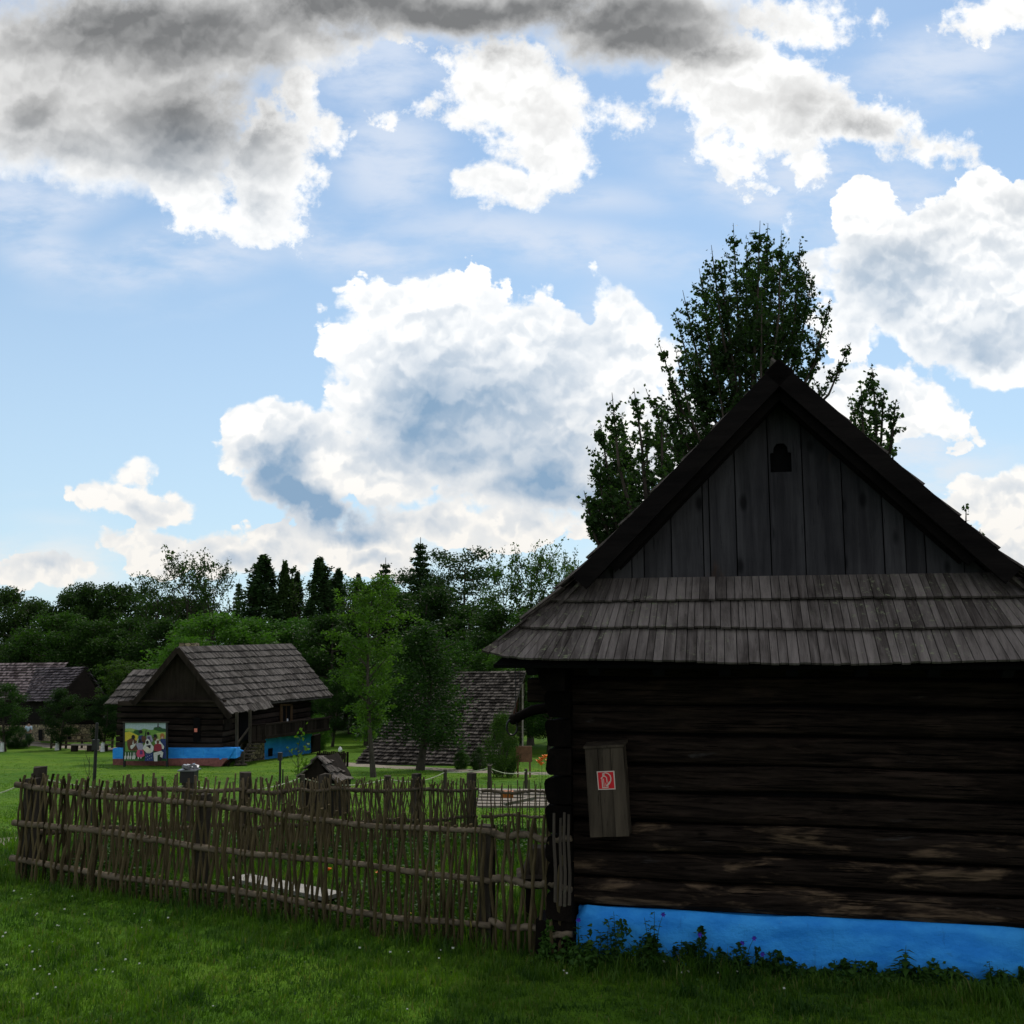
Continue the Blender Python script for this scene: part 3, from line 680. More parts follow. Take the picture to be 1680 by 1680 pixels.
# ------------------------------------------------------------------ wattle fences round the cottage garden
def picket_fence(name, label, pts, height, gap, rails, posts, mstick, rad, group, seed, lean=.05, rail_r=.031, max_n=100, post_w=.13, ends=(0, 0)):
    """pts: ground line; rails: heights; posts: [(distance along 0..1, top height)]"""
    rg = random.Random(seed); a, b = Vector(pts[0]), Vector(pts[1]); L = (b-a).length
    t_ = (b-a).normalized(); t_.z = 0; t_.normalize(); n_ = Vector((t_.y, -t_.x, 0))
    if n_.y > 0: n_ = -n_                                    # n_ points towards the lawn in front
    o = thing(name, label, 'fence', tuple(a), 0, group)
    def G_(s): p = a.lerp(b, s); return Vector((p.x, p.y, ghf(p.x, p.y)))
    for s, th_, w in posts:
        p = G_(s)-n_*.11; mb = MB(); w = w or post_w; d = w*.42; tp = th_; k = rg.uniform(-.01, .01)
        cs = [p-t_*w/2-n_*d, p+t_*w/2-n_*d, p+t_*w/2+n_*d, p-t_*w/2+n_*d]
        mb.hexa([c-Vector((0, 0, .3)) for c in cs][::-1]+[c+Vector((k, 0, tp+rg.uniform(-.012, .012))) for c in cs][::-1])
        mb.build('post', M['post'], o, world=True)
    for hr in rails:
        P_ = []; rr = []; kk = 40
        for i in range(kk+1):
            s = -ends[0]/L+(1+(ends[0]+ends[1])/L)*i/kk; p = a.lerp(b, s); P_.append(Vector((p.x, p.y, ghf(p.x, p.y)+hr))-n_*.015*0+Vector((0, 0, .016*math.sin(i*.29+hr*9)+rg.uniform(-.006, .006)))); rr.append(rail_r*(1.12-.25*i/kk)*rg.uniform(.93, 1.04)*(1.18 if rg.random() < .08 else 1))
        mb = MB(); mb.tube(P_, rr, 9); mb.build('rail', M['rail'], o, world=True, smooth=True)
    n = int(L/gap); ph = 1
    rest = MB()
    for i in range(n-1, -1, -1):
        s = (i+.5+rg.uniform(-.36, .36))/n; p = G_(min(1, max(0, s))); ph = -ph if rg.random() > .08 else ph
        ht = height*rg.uniform(.93, 1.05); ln = rg.gauss(0, lean)*height; ln2 = rg.gauss(0, lean*.25)
        r = rad*rg.uniform(.62, 1.35); off = rail_r*.6+r*.7; P_ = []; rr = []
        lv = [(-.12, -ph*.3)]+[(h_, (ph if j % 2 == 0 else -ph)) for j, h_ in enumerate(rails)]+[(ht, -ph*.15 if len(rails) % 2 else ph*.15)]
        for j in range(11):
            z_ = -.12+(ht+.12)*j/10; q = 0
            for (h0, o0), (h1, o1) in zip(lv[:-1], lv[1:]):
                if h0 <= z_ <= h1+1e-6:
                    f = (z_-h0)/max(h1-h0, 1e-6); f = f*f*(3-2*f); q = o0+(o1-o0)*f
            P_.append(p+n_*off*q+t_*(ln*(z_/height-.5)+ln2*math.sin(z_*5+i)+rg.uniform(-.004, .004))+Vector((0, 0, z_))); rr.append(r*(1.08-.2*j/10)*rg.uniform(.92, 1.08))
        mb = MB() if n-i <= max_n else rest; mb.tube(P_, rr, 6)
        if mb is not rest: mb.build('picket', mstick, o, world=True, smooth=False)
    if rest.v: tag(rest.build('far_pickets', mstick, o, world=True), kind='stuff')
    return o
FG = 'wattle fences round the cottage garden'
FA, FB, FC = Vector((-5.40, 11.35, 0)), Vector((-.235, 9.3, 0)), Vector((.42, 8.95, 0))
for v_ in (FA, FB, FC): v_.z = ghf(v_.x, v_.y)
picket_fence('wattle_fence', 'long front run of upright woven sticks on three round rails, facing the lawn', (FA, FB), 1.10, .043, [.20, .60, .99], [(.012, 1.07, .13), (.43, 1.08, .11), (.993, 1.05, .13)], M['stick'], .0150, FG, 4, .030, ends=(.06, .05))
picket_fence('wattle_fence', 'short side run of woven sticks between the corner post and the big log house', (FB+Vector((.04, .02, 0)), FC), 1.14, .052, [.22, .60, .99], [], M['stick'], .0155, FG, 9, .03, ends=(0, .10))
cf = COL.objects['wattle_fence.001'] if 'wattle_fence.001' in COL.objects else None
for k, (px, yt, yb) in enumerate(((911, 1334, 1480), (919, 1342, 1486), (926, 1333, 1487), (934, 1336, 1485))):
    a, b = at(px, yb, 8.80), at(px+(-2, 1, 0, -1)[k], yt, 8.82); mb = MB(); mb.tube([a, a.lerp(b, .35)+Vector((.006, 0, 0)), a.lerp(b, .7)-Vector((.005, 0, 0)), b], [.0155, .0145, .0135, .012], 6); mb.build('picket', M['post'], cf, world=True)
def gpt(px, Y):
    p = gp(px, Y); return p
B0, B1, B2, B3, B4 = gpt(56, 11.75), gpt(400, 12.6), gpt(540, 14.0), gpt(782, 17.0), gpt(935, 16.6)
picket_fence('wattle_fence', 'left part of the back run of dense sticks, hidden behind the front fence', (B0, B1), 1.03, .046, [.45, .88], [(.0, 1.14, .14), (1, 1.07, .13)], M['stickb'], .0145, FG, 14, .06, .028)
picket_fence('wattle_fence', 'middle part of the back run of slanting sticks below the small shingled hut', (B1, B2), .99, .032, [.42, .84], [(1., 1.04, .14)], M['stickb'], .0115, FG, 15, .085, .026)
picket_fence('wattle_fence', 'far part of the back run of crossing sticks between two squared posts', (B2, B3), .99, .036, [.40, .84], [(.58, 1.08, .12), (1., 1.10, .13)], M['stickb'], .0125, FG, 16, .095, .028)
picket_fence('wattle_fence', 'thin open back run of straight sticks ending at the big log house', (B3+Vector((.08, 0, 0)), B4), .95, .055, [.42, .80], [], M['stickb'], .0095, FG, 17, .03, .024)

# ------------------------------------------------------------------ things in and behind the garden
def local_frame(px0, px1, Y): return gp(px0, Y), gp(px1, Y)
b0, b1 = on_ground(385, 1452), on_ground(548, 1488)
b0 = at(392, 1436, 11.3); b1 = at(548, 1467, 10.35)
bn = thing('plank_bench', 'low bench of one pale grey plank inside the garden behind the front fence', 'bench', tuple((b0+b1)/2-Vector((0, 0, .2))))
d = (b1-b0).normalized(); s_ = Vector((d.y, -d.x, 0)).normalized()
mb = MB(); mb.hexa([b0-s_*.12-Vector((0, 0, .04)), b1-s_*.12-Vector((0, 0, .04)), b1+s_*.14-Vector((0, 0, .04)), b0+s_*.14-Vector((0, 0, .04)), b0-s_*.12, b1-s_*.12, b1+s_*.14, b0+s_*.14]); mb.build('seat', M['bench'], bn, world=True)
for f in (.12, .9):
    p = b0.lerp(b1, f); g_ = ghf(p.x, p.y)-.05; mb = MB(); e = d*.06
    mb.hexa([Vector((*(p-s_*.08-e).xy, g_)), Vector((*(p-s_*.08+e).xy, g_)), Vector((*(p+s_*.10+e).xy, g_)), Vector((*(p+s_*.10-e).xy, g_)), p-s_*.10-e-Vector((0, 0, .042)), p-s_*.10+e*2.2-Vector((0, 0, .042)), p+s_*.12+e*2.2-Vector((0, 0, .042)), p+s_*.12-e-Vector((0, 0, .042))]); mb.build('leg', M['plank'], bn, world=True)
# sloping slatted box by the wall
p0 = gp(888, 10.25); hv = thing('slatted_box', 'grey slatted box with sloping sides on a dark base by the big log house', 'wooden box', tuple(p0))
mb = MB()
for k in range(5):
    x0 = -.17+k*.07; xt = x0*.55; z0, z1 = .46, .70
    mb.hexa([(x0, -.17, z0), (x0+.064, -.17, z0), (x0+.064, -.15, z0), (x0, -.15, z0), (xt, -.06, z1), (xt+.035, -.06, z1), (xt+.035, -.04, z1), (xt, -.04, z1)])
mb.hexa([(-.18, -.15, .46), (.18, -.15, .46), (.18, .2, .46), (-.18, .2, .46), (-.10, -.04, .70), (.10, -.04, .70), (.10, .15, .70), (-.10, .15, .70)])
mb.build('slatted_hood', M['boxwood'], hv)
mb = MB(); mb.hexa([(-.17, -.15, .34), (.17, -.15, .34), (.17, .2, .34), (-.17, .2, .34), (-.20, -.19, .455), (.2, -.19, .455), (.2, .22, .455), (-.2, .22, .455)]); mb.hexa([(-.24, -.24, .452), (.23, -.24, .452), (.23, .24, .452), (-.24, .24, .452), (-.18, -.18, .475), (.18, -.18, .475), (.18, .2, .475), (-.18, .2, .475)])
mb.build('overhanging_ledge', M['boxwood'], hv)
for sx in (-.12, .12):
    mb = MB(); mb.box(sx-.03, sx+.03, -.1, .12, -.1, .345); mb.build('leg', M['plank'], hv)
# capped post (dark square head under a ragged tin lid)
p0 = gp(306, 17.5); cp = thing('capped_post', 'post with a dark square box head under a ragged shiny lid', 'post', tuple(p0))
zt = at(306, 1283, 17.5).z-p0.z; zl = at(306, 1264, 17.5).z-p0.z
mb = MB(); mb.box(-.09, .09, -.09, .09, -.3, zt+.02); mb.build('shaft', M['post'], cp)
mb = MB(); mb.box(-.12, .12, -.12, .12, zt, zl); mb.build('box_head', M['dark'], cp)
mb = MB(); mb.box(-.155, .155, -.155, .155, zl, zl+.02)
for k in range(12):
    r_ = random.Random(k); x, y = r_.uniform(-.09, .09), r_.uniform(-.09, .09); mb.obox((x, y, zl+.05+r_.uniform(0, .02)), (.05, .01, r_.uniform(-.02, .02)), (-.01, .05, r_.uniform(-.02, .02)), (0, 0, .022))
mb.build('lid', M['tin'], cp)
# rope barrier on short posts
RG = 'posts of the rope barrier'
rope_px = [(-60, 1300, 17), (56, 1268, 15.5), (306, 1277, 17.5), (494, 1271, 21), (635, 1273, 24), (730, 1263, 27), (803, 1256, 27), (863, 1262, 29), (960, 1262, 30)]
RL = {1: 'grey squared rope post behind the left corner of the wattle fence', 3: 'rope post just left of the shingled hut roof', 4: 'low rope post behind the back fence below the slender young tree',
      5: 'rope post on the grass right of the slender young tree', 6: 'tallest rope post, in front of the rounded bush', 7: 'thin rope post right of the rounded bush', 8: 'rope post hidden behind the big log house', 0: 'rope post beyond the left edge'}
tops = []
for i, (px, py, Y) in enumerate(rope_px):
    tp = at(px, py, Y); tops.append(tp-Vector((0, 0, .06)))
    if i in (2,): tops[-1] = Vector((p0.x, p0.y, p0.z+zt-.05)); continue
    if i in (0, 8): continue
    g_ = gp(px, Y); w = {1: .075, 6: .055, 4: .08}.get(i, .045)
    tp.z = max(tp.z, g_.z+.5)
    mb = MB(); mb.hexa([(-w, -w, -.3), (w, -w, -.3), (w, w, -.3), (-w, w, -.3), (-w*.95, -w, tp.z-g_.z), (w*.95, -w, tp.z-g_.z), (w*.95, w, tp.z-g_.z+.01), (-w*.95, w, tp.z-g_.z+.01)])
    o = mb.build('rope_post', M['post']); o.location = g_; tag(o, RL[i], 'post', RG)
RPL = ['rope from the left edge to the post behind the fence corner', 'rope sagging from the corner post to the capped post', 'rope from the capped post towards the shingled hut', 'short rope passing the shingled hut', 'rope behind the back fence below the young tree', 'rope sagging between the posts left of the rounded bush', 'rope sagging low in front of the rounded bush', 'last rope running behind the big log house']
mrope = flat('rope', (.42, .45, .30), .8)
for i in range(len(tops)-1):
    a, b = tops[i], tops[i+1]; sag = (a-b).length*.045
    mb = MB(); mb.tube([a.lerp(b, k/14)-Vector((0, 0, sag*4*(k/14)*(1-k/14))) for k in range(15)], .011, 5, cap=False)
    o = mb.build('rope', mrope); tag(o, RPL[i], 'rope', 'ropes of the barrier')
# thin stakes
def stake(px, py_top, Y, r, label, blob=None, name='stake', mat='dark'):
    g_ = gp(px, Y); tz = at(px, py_top, Y).z-g_.z; mb = MB(); mb.tube([(0, 0, -.2), (.01, 0, tz*.5), (0, 0, tz)], [r, r, r*.85], 6)
    if blob: bz = at(px, blob, Y).z-g_.z; mb.box(-r*1.7, r*1.5, -r*1.6, r*1.6, bz-r*3, bz+r*3)
    o = mb.build(name, M[mat]); o.location = g_; tag(o, label, 'stake')
stake(150, 1186, 21, .035, 'thin dark pole with a clamp standing on the lawn left of the painted board', 1222, 'pole')
stake(457, 1236, 24, .03, 'short dark stake with a block on top before the blue cellar wall', 1241)
stake(462, 1262, 24, .02, 'tiny stub stake beside the short dark stake')
# bare sapling
def sapling(px, py, Y, label, seed, leaves=0, mat='leaf_bright', lsize=.12, spread=.25, name='sapling', n=9, tr=.02):
    rg = random.Random(seed); g_ = gp(px, Y); hh = at(px, py, Y).z-g_.z; o = thing(name, label, 'sapling' if name == 'sapling' else 'plant', tuple(g_))
    mb = MB(); mb.tube([(0, 0, -.1), (.02, 0, hh*.5), (0, .02, hh*.9)], [tr, tr*.7, tr*.3], 5); tips = []
    for i in range(n):
        z = hh*rg.uniform(.25, .85); a = rg.uniform(0, 6.3); L = hh*spread*rg.uniform(.5, 1.3); e = Vector((math.cos(a)*L*.6, math.sin(a)*L*.6, z+L))
        mb.tube([(0.01, 0, z), e*.5+Vector((0, 0, z*.5))-Vector((0, 0, L*.12)), e], [tr*.4, tr*.3, tr*.15], 4); tips.append((Vector((0, 0, z)), e))
    tips.append((Vector((0, 0, hh*.5)), Vector((0, 0, hh))))
    mb.build('stem', M['bark_far'], o)
    if leaves:
        rn = np.random.default_rng(seed); P_ = []
        for k in range(leaves):
            a, b = tips[k % len(tips)]; f = rg.uniform(.35, 1.05); P_.append(np.array(a.lerp(b, f))+rn.normal(size=3)*lsize*.45)
        V_, F_ = leaf_cards(np.array(P_), lsize*rn.uniform(.7, 1.2, leaves), rn, .2, .7); np_mesh('foliage', V_, F_, M[mat], o)
    return o
sapling(140, 1230, 20.5, 'bare leafless sapling beside the thin dark pole', 5, n=7, tr=.015)
sapling(486, 1208, 27, 'leafy young sapling in front of the blue cellar wall', 8, 60, lsize=.12, spread=.35, n=8)

# small shingled hut behind the back fence
Yh = 22.0
h0 = gp(535, Yh); hut = thing('small_hut', 'small hut with a mossy shingled gable roof behind the back fence', 'hut', tuple(h0))
pk, pb = at(521, 1240, Yh), at(545, 1240, Yh+1.5); el, er = at(492, 1272, Yh+.1), at(545, 1278, Yh-.1); eb = at(578, 1278, Yh+1.3)
pk2 = at(519, 1241, Yh)
mb = MB(); shingles(mb, at(520, 1240, Yh), at(546, 1240, Yh+1.6), at(577, 1279, Yh+1.3), at(549, 1286, Yh-.25), 3, .16, .03, random.Random(4), ragged=.06)
shingles(mb, at(520, 1240, Yh), at(546, 1240, Yh+1.6), at(517, 1278, Yh+1.7), at(489, 1277, Yh), 3, .16, .03, random.Random(5), ragged=.06)
mb.build('roof', M['shingle'], hut, world=True)
mb = MB(); bt = ghf(h0.x, Yh)-.1; A_, B_, C_ = at(496, 1273, Yh+.12), at(542, 1281, Yh+.05), at(520, 1244, Yh+.12)
mb.prism([Vector((A_.x, A_.y, bt)), Vector((B_.x, B_.y, bt)), B_, C_, A_], (.25, 1.2, 0)); mb.build('plank_wall', M['plank'], hut, world=True)

# pale planks and boards seen through the thin back run
p0 = gp(850, 19.0); tb = thing('plank_pile', 'pile of pale long planks on the grass behind the thin back fence', 'plank pile', tuple(p0)); rg = random.Random(7)
for k in range(6):
    a, b = at(786+rg.uniform(-4, 4), 1296+k*5.2, 18.6+.25*(5-k)), at(915, 1299+k*5+rg.uniform(-2, 2), 18.9+.25*(5-k)); mb = MB(); mb.beam(a, b, .22, .035)
    mb.build('plank', M['pale'], tb, world=True)
mb = MB(); mb.beam(at(828, 1319, 18.3), at(875, 1309, 18.5), .12, .05); mb.build('plank', M['pale'], tb, world=True)
a = at(832, 1303, 18.2); ob = MB(); ob.box(-.11, .11, -.1, .1, -.05, .05); o = ob.build('orange_tub', flat('orange_plastic', (.55, .16, .03), .5)); o.location = a; tag(o, 'orange tub lying on the pale planks', 'tub')
bg_ = MB(); bg_.box(-.04, .04, -.05, .05, -.12, .03)
# brown panel and lilies beyond
p0 = gp(860, 40); a, b = at(846, 1224, 40), at(873, 1250, 40); bp = MB(); bp.box(a.x-p0.x, b.x-p0.x, -.05, .05, b.z-p0.z, a.z-p0.z); bp.box(a.x-p0.x+.05, a.x-p0.x+.12, -.04, .04, -.2, b.z-p0.z); bp.box(b.x-p0.x-.12, b.x-p0.x-.05, -.04, .04, -.2, b.z-p0.z)
o = bp.build('board_panel', flat('brown_board', (.16, .075, .04), .8)); o.location = p0; tag(o, 'brown board panel on short legs right of the rounded bush', 'panel')
# dark picket fence beyond the hut, with a pale pot on a post
pf = thing('picket_fence', 'dark picket fence between the blue cellar wall and the path', 'fence', tuple(gp(545, 56))); pq = MB()
for k in range(14):
    px = 521+k*3.3; g_ = gp(px, 56); tz = at(px, 1233+random.Random(k).uniform(-1.5, 1.5), 56).z
    mb = MB(); mb.box(g_.x-.045, g_.x+.045, g_.y-.02, g_.y+.02, g_.z-.2, tz); mb.build('picket', M['plank'], pf, world=True)
mb = MB(); mb.beam(at(519, 1238, 56.05), at(568, 1238, 56.05), .04, .1); mb.build('rail', M['plank'], pf, world=True)
g_ = gp(560, 50); tz = at(560, 1235, 50).z-g_.z; gt = MB()
for k in range(5): gt.box(-.28+k*.13, -.18+k*.13, -.04, .04, -.2, tz+.05*math.sin(k*2.1))
o = gt.build('gate_post', M['plank']); o.location = g_; tag(o, 'bundle of dark upright boards at the end of the picket fence', 'post')
w = at(558, 1230, 49.9); mb = MB(); mb.sphere((0, 0, 0), (.10, .10, .125), 12, 8); mb.tube([(0, 0, .08), (0, 0, .15)], [.04, .03], 8); o = mb.build('pale_jug', M['white'], smooth=True); o.location = w; tag(o, 'pale round jug upside down on top of the dark boards', 'jug')

# ------------------------------------------------------------------ the open-air museum's far buildings
def wall_logs(name, a, b, z0, z1, mat, parent, h=.31, d=.2, seed=1, seg=8):
    rg = random.Random(seed); mb = MB(); n = max(1, round((z1-z0)/h)); h = (z1-z0)/n
    for i in range(n): log_beam(mb, (a.x, a.y, z0+i*h+.02), (b.x, b.y, z0+i*h+.02), h-.05, d, rg, seg, .02)
    return mb.build(name, mat, parent, world=True)
def panel(mb, pts, th):
    pts = [Vector(p) for p in pts]; n = (pts[1]-pts[0]).cross(pts[2]-pts[0]).normalized(); return mb.prism(pts, n*th)
def build_multi(name, items, parent):
    allv, allf, mi, mats = [], [], [], []
    for mb, mat in items:
        if mat not in mats: mats.append(mat)
        n = len(allv); allv += mb.v; allf += [tuple(i+n for i in f) for f in mb.f]; mi += [mats.index(mat)]*len(mb.f)
    im = inv_of(parent); me = bpy.data.meshes.new(name); me.from_pydata([im @ Vector(q) for q in allv], [], allf)
    for m_ in mats: me.materials.append(m_)
    me.polygons.foreach_set('material_index', mi)
    o = bpy.data.objects.new(name, me); COL.objects.link(o); o.parent = parent; return o

C0, C1 = at(190, 1229, 51.7), at(364, 1229, 50.9)
ZP = C1.z; D1 = at(511, 1100, 62.6); D0 = C0+(D1-C1); D0.z = ZP
FH = thing('log_cottage', 'log cottage with blue plinth, side balcony and steep shingled roof across the lawn', 'house', (-17, 51.5, ghf(-17, 51.5)))
zE = at(300, 1150, 51.3).z
wall_logs('front_log_wall', C0, C1, ZP, zE, M['log_far'], FH, seed=1)
wall_logs('side_log_wall', C1, D1, ZP, zE, M['log_far'], FH, seed=2, seg=14)
wall_logs('side_log_wall', D0, C0, ZP, zE, M['log_far'], FH, seed=3)
wall_logs('back_log_wall', D1, D0, ZP, zE, M['log_far'], FH, seed=3)
mb = MB(); u_ = (C1-C0).normalized()*.12; w_ = (D1-C1).normalized()*.12; w_.z = 0; K4 = [C0+u_+w_, C1-u_+w_, Vector((D1.x, D1.y, 0))-u_-w_, Vector((D0.x, D0.y, 0))+u_-w_]
mb.hexa([Vector((p.x, p.y, ZP-.4)) for p in K4]+[Vector((p.x, p.y, zE-.02)) for p in K4]); mb.build('gap_backing', M['black'], FH, world=True)  # dark box added inside the cottage so no daylight shows between logs
mb = MB(); mb.prism([at(222, 1151, 51.35), at(366, 1151, 51.0), at(292, 1068, 51.15)], (.01, .15, 0))
mb.build('gable_boards', M['plank'], FH, world=True)
mb = MB(); mb.beam(at(214, 1150, 51.3), at(370, 1150, 50.9), .3, .12); mb.build('eave_beam', M['log_far'], FH, world=True)
P0, P1, P2, P3 = at(292, 1061, 50.7), at(478, 1056, 64.4), at(545, 1142, 64.2), at(368, 1159, 50.6)
mb = MB(); rg = random.Random(31)
shingles(mb, P0, P1, P2, P3, 9, .17, .04, rg, ragged=.07)
shingles(mb, at(366, 1158, 50.55), at(441, 1149, 55.4), at(447, 1163, 55.3), at(378, 1173, 50.45), 1, .24, .045, rg, ragged=.08)
L0, L1 = at(219, 1152, 50.9), at(219, 1152, 50.9)+(P1-P0)
shingles(mb, P0, P1, L1, L0, 9, .24, .045, rg, ragged=.05)
shingles(mb, at(219, 1099, 55.2), at(275, 1099, 55.2), at(236, 1157, 52.0), at(171, 1157, 52.3), 5, .24, .045, rg, ragged=.08)
Q0, Q1 = at(219, 1099, 55.2), at(171, 1157, 52.3); shingles(mb, Q0, Q0+Vector((0, 4, 0)), Q1+Vector((0, 9, 0)), Q1, 5, .24, .04, rg)
n_ = Vector((0, 0, .10))
for q_ in ((P0, P1, P2, P3), (P0, P1, L1, L0)): mb.hexa([Vector(p)-n_ for p in q_]+[Vector(p)-n_*.4 for p in q_])
mb.build('roof', M['shingle_far'], FH, world=True)
rf = FH.children[-1]
mb = MB(); c_ = at(311, 1062, 56); mb.box(c_.x-.42, c_.x+.42, 55.5, 56.4, c_.z-.6, at(311, 1055, 56).z); mb.build('chimney', M['stone'], rf, world=True)
for a, b in ((P0, at(378, 1174, 50.4)), (P0, L0)):
    mb = MB(); mb.beam(Vector(a)-n_*1.2-Vector((0, .05, 0)), Vector(b)-n_*1.2-Vector((0, .05, 0)), .05, .26); mb.build('verge_board', M['plank'], FH, world=True)
# plinth with red-brown foot, and the prow-like buttress at the corner
zg = lambda x, y: ghf(x, y)-.3
def strip(px0, px1, Y0, Y1, t0, t1, b0_, b1_, th=.3):
    return [at(px0, b0_, Y0), at(px1, b1_, Y1), at(px1, t1, Y1), at(px0, t0, Y0)]
mb = MB(); mb.prism(strip(185, 387, 51.2, 50.2, 1228, 1228, 1245, 1244), (0, .8, 0)); q = strip(360, 387, 50.25, 50.2, 1230, 1226, 1250, 1243); mb.prism([at(360, 1246, 50.15), at(374, 1246, 50.15), at(386, 1227, 50.15), at(360, 1229, 50.15)], (0, .5, 0)); mb.prism([at(386, 1228, 50.2), at(400, 1233, 51.5), at(400, 1240, 51.5), at(375, 1244, 50.2)], (0, .3, .0))
mb.build('blue_plinth', M['blue'], FH, world=True)
mb = MB(); mb.prism([at(185, 1245, 51.15), at(374, 1244, 50.1), at(361, 1259, 50.1), at(340, 1256, 50.2), at(185, 1256, 51.15)], (0, .8, 0)); mb.build('red_foot', M['red_band'], FH, world=True)
mb = MB(); mb.prism([at(408, 1216, 54.0), at(434, 1216, 55.6), at(434, 1254, 55.6), at(408, 1254, 54.0)], (-.5, .1, 0)); mb.build('stone_wall', M['stone'], FH, world=True)
mb = MB(); mb.prism([at(433, 1212, 55.6), at(512, 1204, 62.4), at(512, 1242, 62.4), at(433, 1249, 55.6)], (-.6, .1, 0)); cw = mb.build('blue_cellar_wall', M['blue'], FH, world=True)
mb = MB(); mb.prism([at(433, 1249, 55.55), at(512, 1242, 62.35), at(512, 1250, 62.35), at(433, 1256, 55.55)], (-.6, .1, 0)); mb.build('red_foot', M['red_band'], FH, world=True)
mb = MB(); mb.prism([at(439, 1226, 56.1), at(448, 1225, 56.8), at(447, 1242, 56.8), at(438.5, 1243, 56.1)], (-.08, .01, 0)); wd = mb.build('cellar_window', M['blue'], cw, world=True)
mb = MB(); e = Vector((.03, -.02, 0)); mb.prism([at(440, 1228, 56.1)+e, at(447, 1227, 56.7)+e, at(446.5, 1240, 56.7)+e, at(439.5, 1241, 56.1)+e], (-.01, 0, 0)); mb.build('pane', M['black'], cw, world=True)
mb = MB(); mb.prism([at(511, 1208, 62.2), at(526, 1204, 64.5), at(526, 1248, 64.5), at(511, 1248, 62.2)], (-.2, .3, 0)); mb.build('rear_cellar_wall', M['log_end'], FH, world=True)
# balcony, landing and stairs
Bc = MB(); k = 44
for i in range(k):
    f0, f1 = i/k, (i+.82)/k; A_, B_ = at(435, 1190, 53.8), at(540, 1178, 63.0); A2, B2_ = at(435, 1209, 53.8), at(540, 1195, 63.0)
    Bc.prism([A2.lerp(B2_, f0), A2.lerp(B2_, f1), A_.lerp(B_, f1), A_.lerp(B_, f0)], (-.03, 0, 0))
bc = Bc.build('balcony', M['plank'], FH, world=True)
mb = MB(); mb.beam(at(434, 1189, 53.8), at(541, 1177, 63.1), .10, .10); mb.beam(at(434, 1210, 53.8), at(541, 1196, 63.1), .12, .16); mb.build('balcony_rail', M['plank'], bc, world=True)
mb = MB(); A2, B2_ = at(434, 1211, 53.8), at(541, 1197, 63.1); mb.hexa([A2, B2_, B2_+Vector((-1.3, .3, 0)), A2+Vector((-1.3, .3, 0))]+[p+Vector((0, 0, .08)) for p in (A2, B2_, B2_+Vector((-1.3, .3, 0)), A2+Vector((-1.3, .3, 0)))]); mb.build('balcony_floor', M['plank'], bc, world=True)
mb = MB()
for i in range(10):
    f0, f1 = i/10, (i+.8)/10; A_, B_, A2, B2_ = at(409, 1192, 52.4), at(435, 1190, 52.8), at(409, 1217, 52.4), at(435, 1216, 52.8)
    mb.prism([A2.lerp(B2_, f0), A2.lerp(B2_, f1), A_.lerp(B_, f1), A_.lerp(B_, f0)], (0, .03, 0))
mb.beam(at(408, 1191, 52.4), at(436, 1188, 52.8), .1, .08); mb.beam(at(408, 1217, 52.4), at(436, 1217, 52.8), .1, .12)
mb.hexa([at(409, 1218, 52.3), at(436, 1217, 52.8), at(436, 1217, 52.8)+Vector((-.5, 1.4, 0)), at(409, 1218, 52.3)+Vector((-.5, 1.4, 0))]+[p+Vector((0, 0, .07)) for p in (at(409, 1218, 52.3), at(436, 1217, 52.8), at(436, 1217, 52.8)+Vector((-.5, 1.4, 0)), at(409, 1218, 52.3)+Vector((-.5, 1.4, 0)))])
mb.build('landing', M['plank'], FH, world=True)
mb = MB()
for i in range(7):
    f = i/6; a = at(406-f*22, 1221+f*33, 52.2-f*1.6); mb.beam(a, a+Vector((.62, .05, 0)), .28, .05)
mb.beam(at(388, 1222, 50.9), at(410, 1192, 52.3), .07, .09); mb.beam(at(391, 1246, 50.8), at(411, 1218, 52.3), .07, .09); mb.beam(at(372, 1256, 50.5), at(398, 1222, 52.3), .06, .16); mb.beam(at(391, 1258, 50.5), at(415, 1222, 52.3), .06, .16)
mb.build('stairs', M['post'], FH, world=True)
for px, y0, y1, Y in ((388.5, 1168, 1256, 50.8), (410, 1164, 1218, 52.3), (399, 1233, 1258, 50.7)):
    mb = MB(); mb.beam(at(px, y1, Y), at(px, y0, Y), .13, .13, (0, 1, 0)); mb.build('porch_post', M['post'], FH, world=True)
t_ = (D1-C1).normalized(); nn = Vector((t_.y, -t_.x, 0)); nn.z = 0; t_.z = 0
def sidep(px, py, off=.06):          # on the side wall plane
    a = at(px, py, 1)-Vector((0, 0, CAM_H)); d = Vector((a.x, 1, a.z)); k_ = (C1+nn*off-Vector((0, 0, CAM_H))).dot(nn)/d.dot(nn); return Vector((0, 0, CAM_H))+d*k_
mb = MB(); mb.prism([sidep(392, 1217), sidep(407, 1216), sidep(407, 1160), sidep(392, 1162)], nn*.03); mb.build('door', M['black'], FH, world=True)
mb = MB()
for a, b, c_, d_ in ((459, 462.5, 1157, 1190), (475.5, 479, 1155, 1188), (459, 479, 1186, 1189), (459, 479, 1155, 1158), (468, 469, 1157, 1188)): mb.prism([sidep(a, d_), sidep(b, d_), sidep(b, c_), sidep(a, c_)], nn*.06)
wn = mb.build('window', wood('window_frame', (.05, .03, .015), (.12, .075, .04), (1, 1, .2), 6), FH, world=True)
mb = MB(); mb.prism([sidep(462, 1188, .08), sidep(476, 1187, .08), sidep(476, 1157, .08), sidep(462, 1158, .08)], nn*.005); mb.build('pane', M['black'], wn, world=True)
mb = MB(); mb.prism([sidep(469, 1185, .09), sidep(473, 1185, .09), sidep(472.5, 1179, .09), sidep(469.5, 1178.5, .09)], nn*.01); mb.build('curtain', M['white'], wn, world=True)
